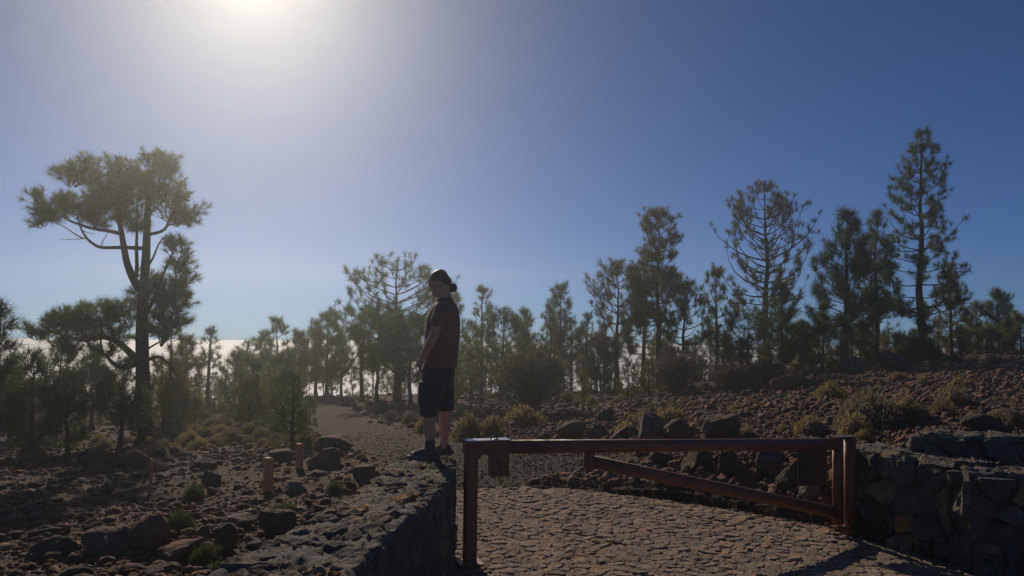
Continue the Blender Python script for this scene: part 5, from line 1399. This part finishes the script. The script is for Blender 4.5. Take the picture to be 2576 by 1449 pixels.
# socks and shoes
for y, hx, top, rr0 in ((-0.095, 391, 1246, 0.046), (0.095, 474, 1292, 0.046)):
    V, F = ring_loft([(lp(hx, 1335, y), rr0 * 1.1, rr0), (lp(hx, 1300, y), rr0 * 1.02, rr0 * 0.98), (lp(hx, top, y), rr0, rr0 * 0.97)], 18)
    obj('sock', mesh_py('sock', V, F, M_SOCK, True), person)
    up = [ring_loft([(lp(hx - 16, 1356, y), 0.118, 0.046), (lp(hx - 12, 1338, y), 0.105, 0.047), (lp(hx - 2, 1318, y), 0.068, 0.044), (lp(hx + 2, 1296, y), 0.054, 0.043)], 20),
          chain([lp(hx - 10, 1322, y), lp(hx - 60, 1334, y), lp(hx - 112, 1347, y)], [0.042, 0.038, 0.026], 14), ball(lp(hx + 18, 1338, y), 0.034, 0.036, 0.04)]
    shoe = fuse('shoe', up, M_SHOE, 0.006, smooth_it=3)
    V, F = ring_loft([(lp(hx - 48, 1366, y), 0.136, 0.043), (lp(hx - 48, 1361, y), 0.142, 0.049), (lp(hx - 48, 1349, y), 0.138, 0.047)], 24)
    obj('sole', mesh_py('sole', V, F, M_SOLE, True), shoe)
    mb = MB()
    for q in range(4): mb.tube([lp(hx - 34 - q * 14, 1316 + q * 5, y - 0.028), lp(hx - 38 - q * 14, 1309 + q * 6, y), lp(hx - 34 - q * 14, 1316 + q * 5, y + 0.028)], 0.005, 6)
    obj('lace', mb.mesh('lace', M_SOLE, True), shoe)
# ------------------------------------------------------------------ labels for the many alike stones, cushions and far pines: which one, counted from a landmark
MARKS = [('large rounded foreground boulder', 245, 1370), ('wedge shaped boulder', 418, 1395), ('fresh green rounded bush', 445, 1315), ('pointed reddish rock', 560, 1360), ('smooth boulder by the wall', 690, 1325),
         ('nearer trail post', 672, 1195), ('farther trail post', 751, 1150), ('squared reddish block', 912, 1192), ('flat boulder by the path', 836, 1115), ('foot of the big pine', 368, 1125), ('thin stake', 378, 1200),
         ('young pine by the path', 738, 1080), ('left edge young pine', 88, 1130), ('half bare dark pine', 530, 1000), ('mossy pointed rock', 205, 1155), ('path end', 850, 1000), ('orange shrub by the path', 1010, 1025),
         ('grey broom bush', 1335, 1000), ('tall dark boulder', 1646, 1075), ('brown ledge boulder', 1818, 1075), ('wide straw cushion', 1320, 1055), ('dry tangled bush', 1700, 960), ('gate stub post', 1482, 1160), ('gate lock housing', 1254, 1170),
         ('gate sign panel', 2055, 1180), ('large reddish bank rock', 1855, 1170), ('hinge post', 2137, 1110), ('lone slope shrub', 2100, 990), ('largest olive shrub', 2215, 1045), ('flat topped shrub', 2420, 1000), ('dark pointed boulder', 2480, 1070),
         ('tallest pine', 2305, 890), ('skyline boulders', 2200, 925), ('dark slope boulder', 1985, 965), ('candelabra pine', 1925, 900), ('tall slim pine', 1661, 930), ('slim pointed pine', 1407, 900), ('person', 1098, 950), ('broad rounded pine', 1005, 930), ('far right skyline shrub', 2498, 905)]
MARKS += [('cushion patch middle', 600, 1075), ('orange brown cushion', 690, 1050), ('left tree line middle', 640, 1010), ('slope right of the big pine', 470, 1075)]
ORD = ['nearest', 'second nearest', 'third nearest', 'fourth nearest', 'fifth nearest', 'sixth nearest', 'seventh nearest', 'eighth nearest', 'ninth nearest', 'tenth nearest', 'eleventh nearest', 'twelfth nearest']
def to_px(p):
    l = CR.transposed() @ (Vector(p) - EYE); return 1288 - l.x / l.z * FPX, 724.5 + l.y / l.z * FPX
BUCK = {}
for o in list(COL.objects):
    if o.parent is None and 'group' in o:
        px, py = to_px(o.location)
        nm, mx, my = min(MARKS, key=lambda m: (m[1] - px)**2 + (m[2] - py)**2)
        dx, dy = px - mx, (py - my) * 1.6
        d = ('right of' if dx > 0 else 'left of') if abs(dx) > abs(dy) else ('below' if dy > 0 else 'above')
        if o['category'] == 'tree': d = {'below': 'behind', 'above': 'behind'}.get(d, d)
        base = {'stone': 'loose brown stone', 'shrub': 'low cushion shrub', 'tree': 'slender far row pine', 'sapling': 'little bushy pine sapling'}[o['category']]
        BUCK.setdefault((base, d, nm), []).append((math.hypot(dx, dy), o.name, o))
for (base, d, nm), L_ in BUCK.items():
    L_.sort(key=lambda t: t[:2])
    for i, (_, _, o) in enumerate(L_):
        w = ORD[i] if i < len(ORD) else '%dth nearest' % (i + 1)
        o['label'] = '%s, %s %s the %s' % (base, w, d, nm) if len(L_) > 1 else '%s just %s the %s' % (base, d, nm)
# ------------------------------------------------------------------ scattering haze added round the whole place for the sun's glare veil
hm = bpy.data.materials.new('haze'); hm.use_nodes = True
hn = hm.node_tree; hn.nodes.clear()
ho = hn.nodes.new('ShaderNodeOutputMaterial'); hv = hn.nodes.new('ShaderNodeVolumePrincipled')
hv.inputs['Color'].default_value = (0.90, 0.95, 0.90, 1)
hv.inputs['Density'].default_value = HAZE
hv.inputs['Anisotropy'].default_value = HAZE_G
hv2 = hn.nodes.new('ShaderNodeVolumePrincipled')       # second lobe, added for the hot glow close round the sun
hv2.inputs['Color'].default_value = (0.94, 0.96, 0.94, 1); hv2.inputs['Density'].default_value = HAZE2; hv2.inputs['Anisotropy'].default_value = 0.95
ha = hn.nodes.new('ShaderNodeAddShader'); hn.links.new(hv.outputs[0], ha.inputs[0]); hn.links.new(hv2.outputs[0], ha.inputs[1]); hn.links.new(ha.outputs[0], ho.inputs['Volume'])
hb = MB(); hb.box((0, 56, -7.5), 206, 172, 41)
tag(obj('haze', hb.mesh('haze', hm)), kind='stuff')
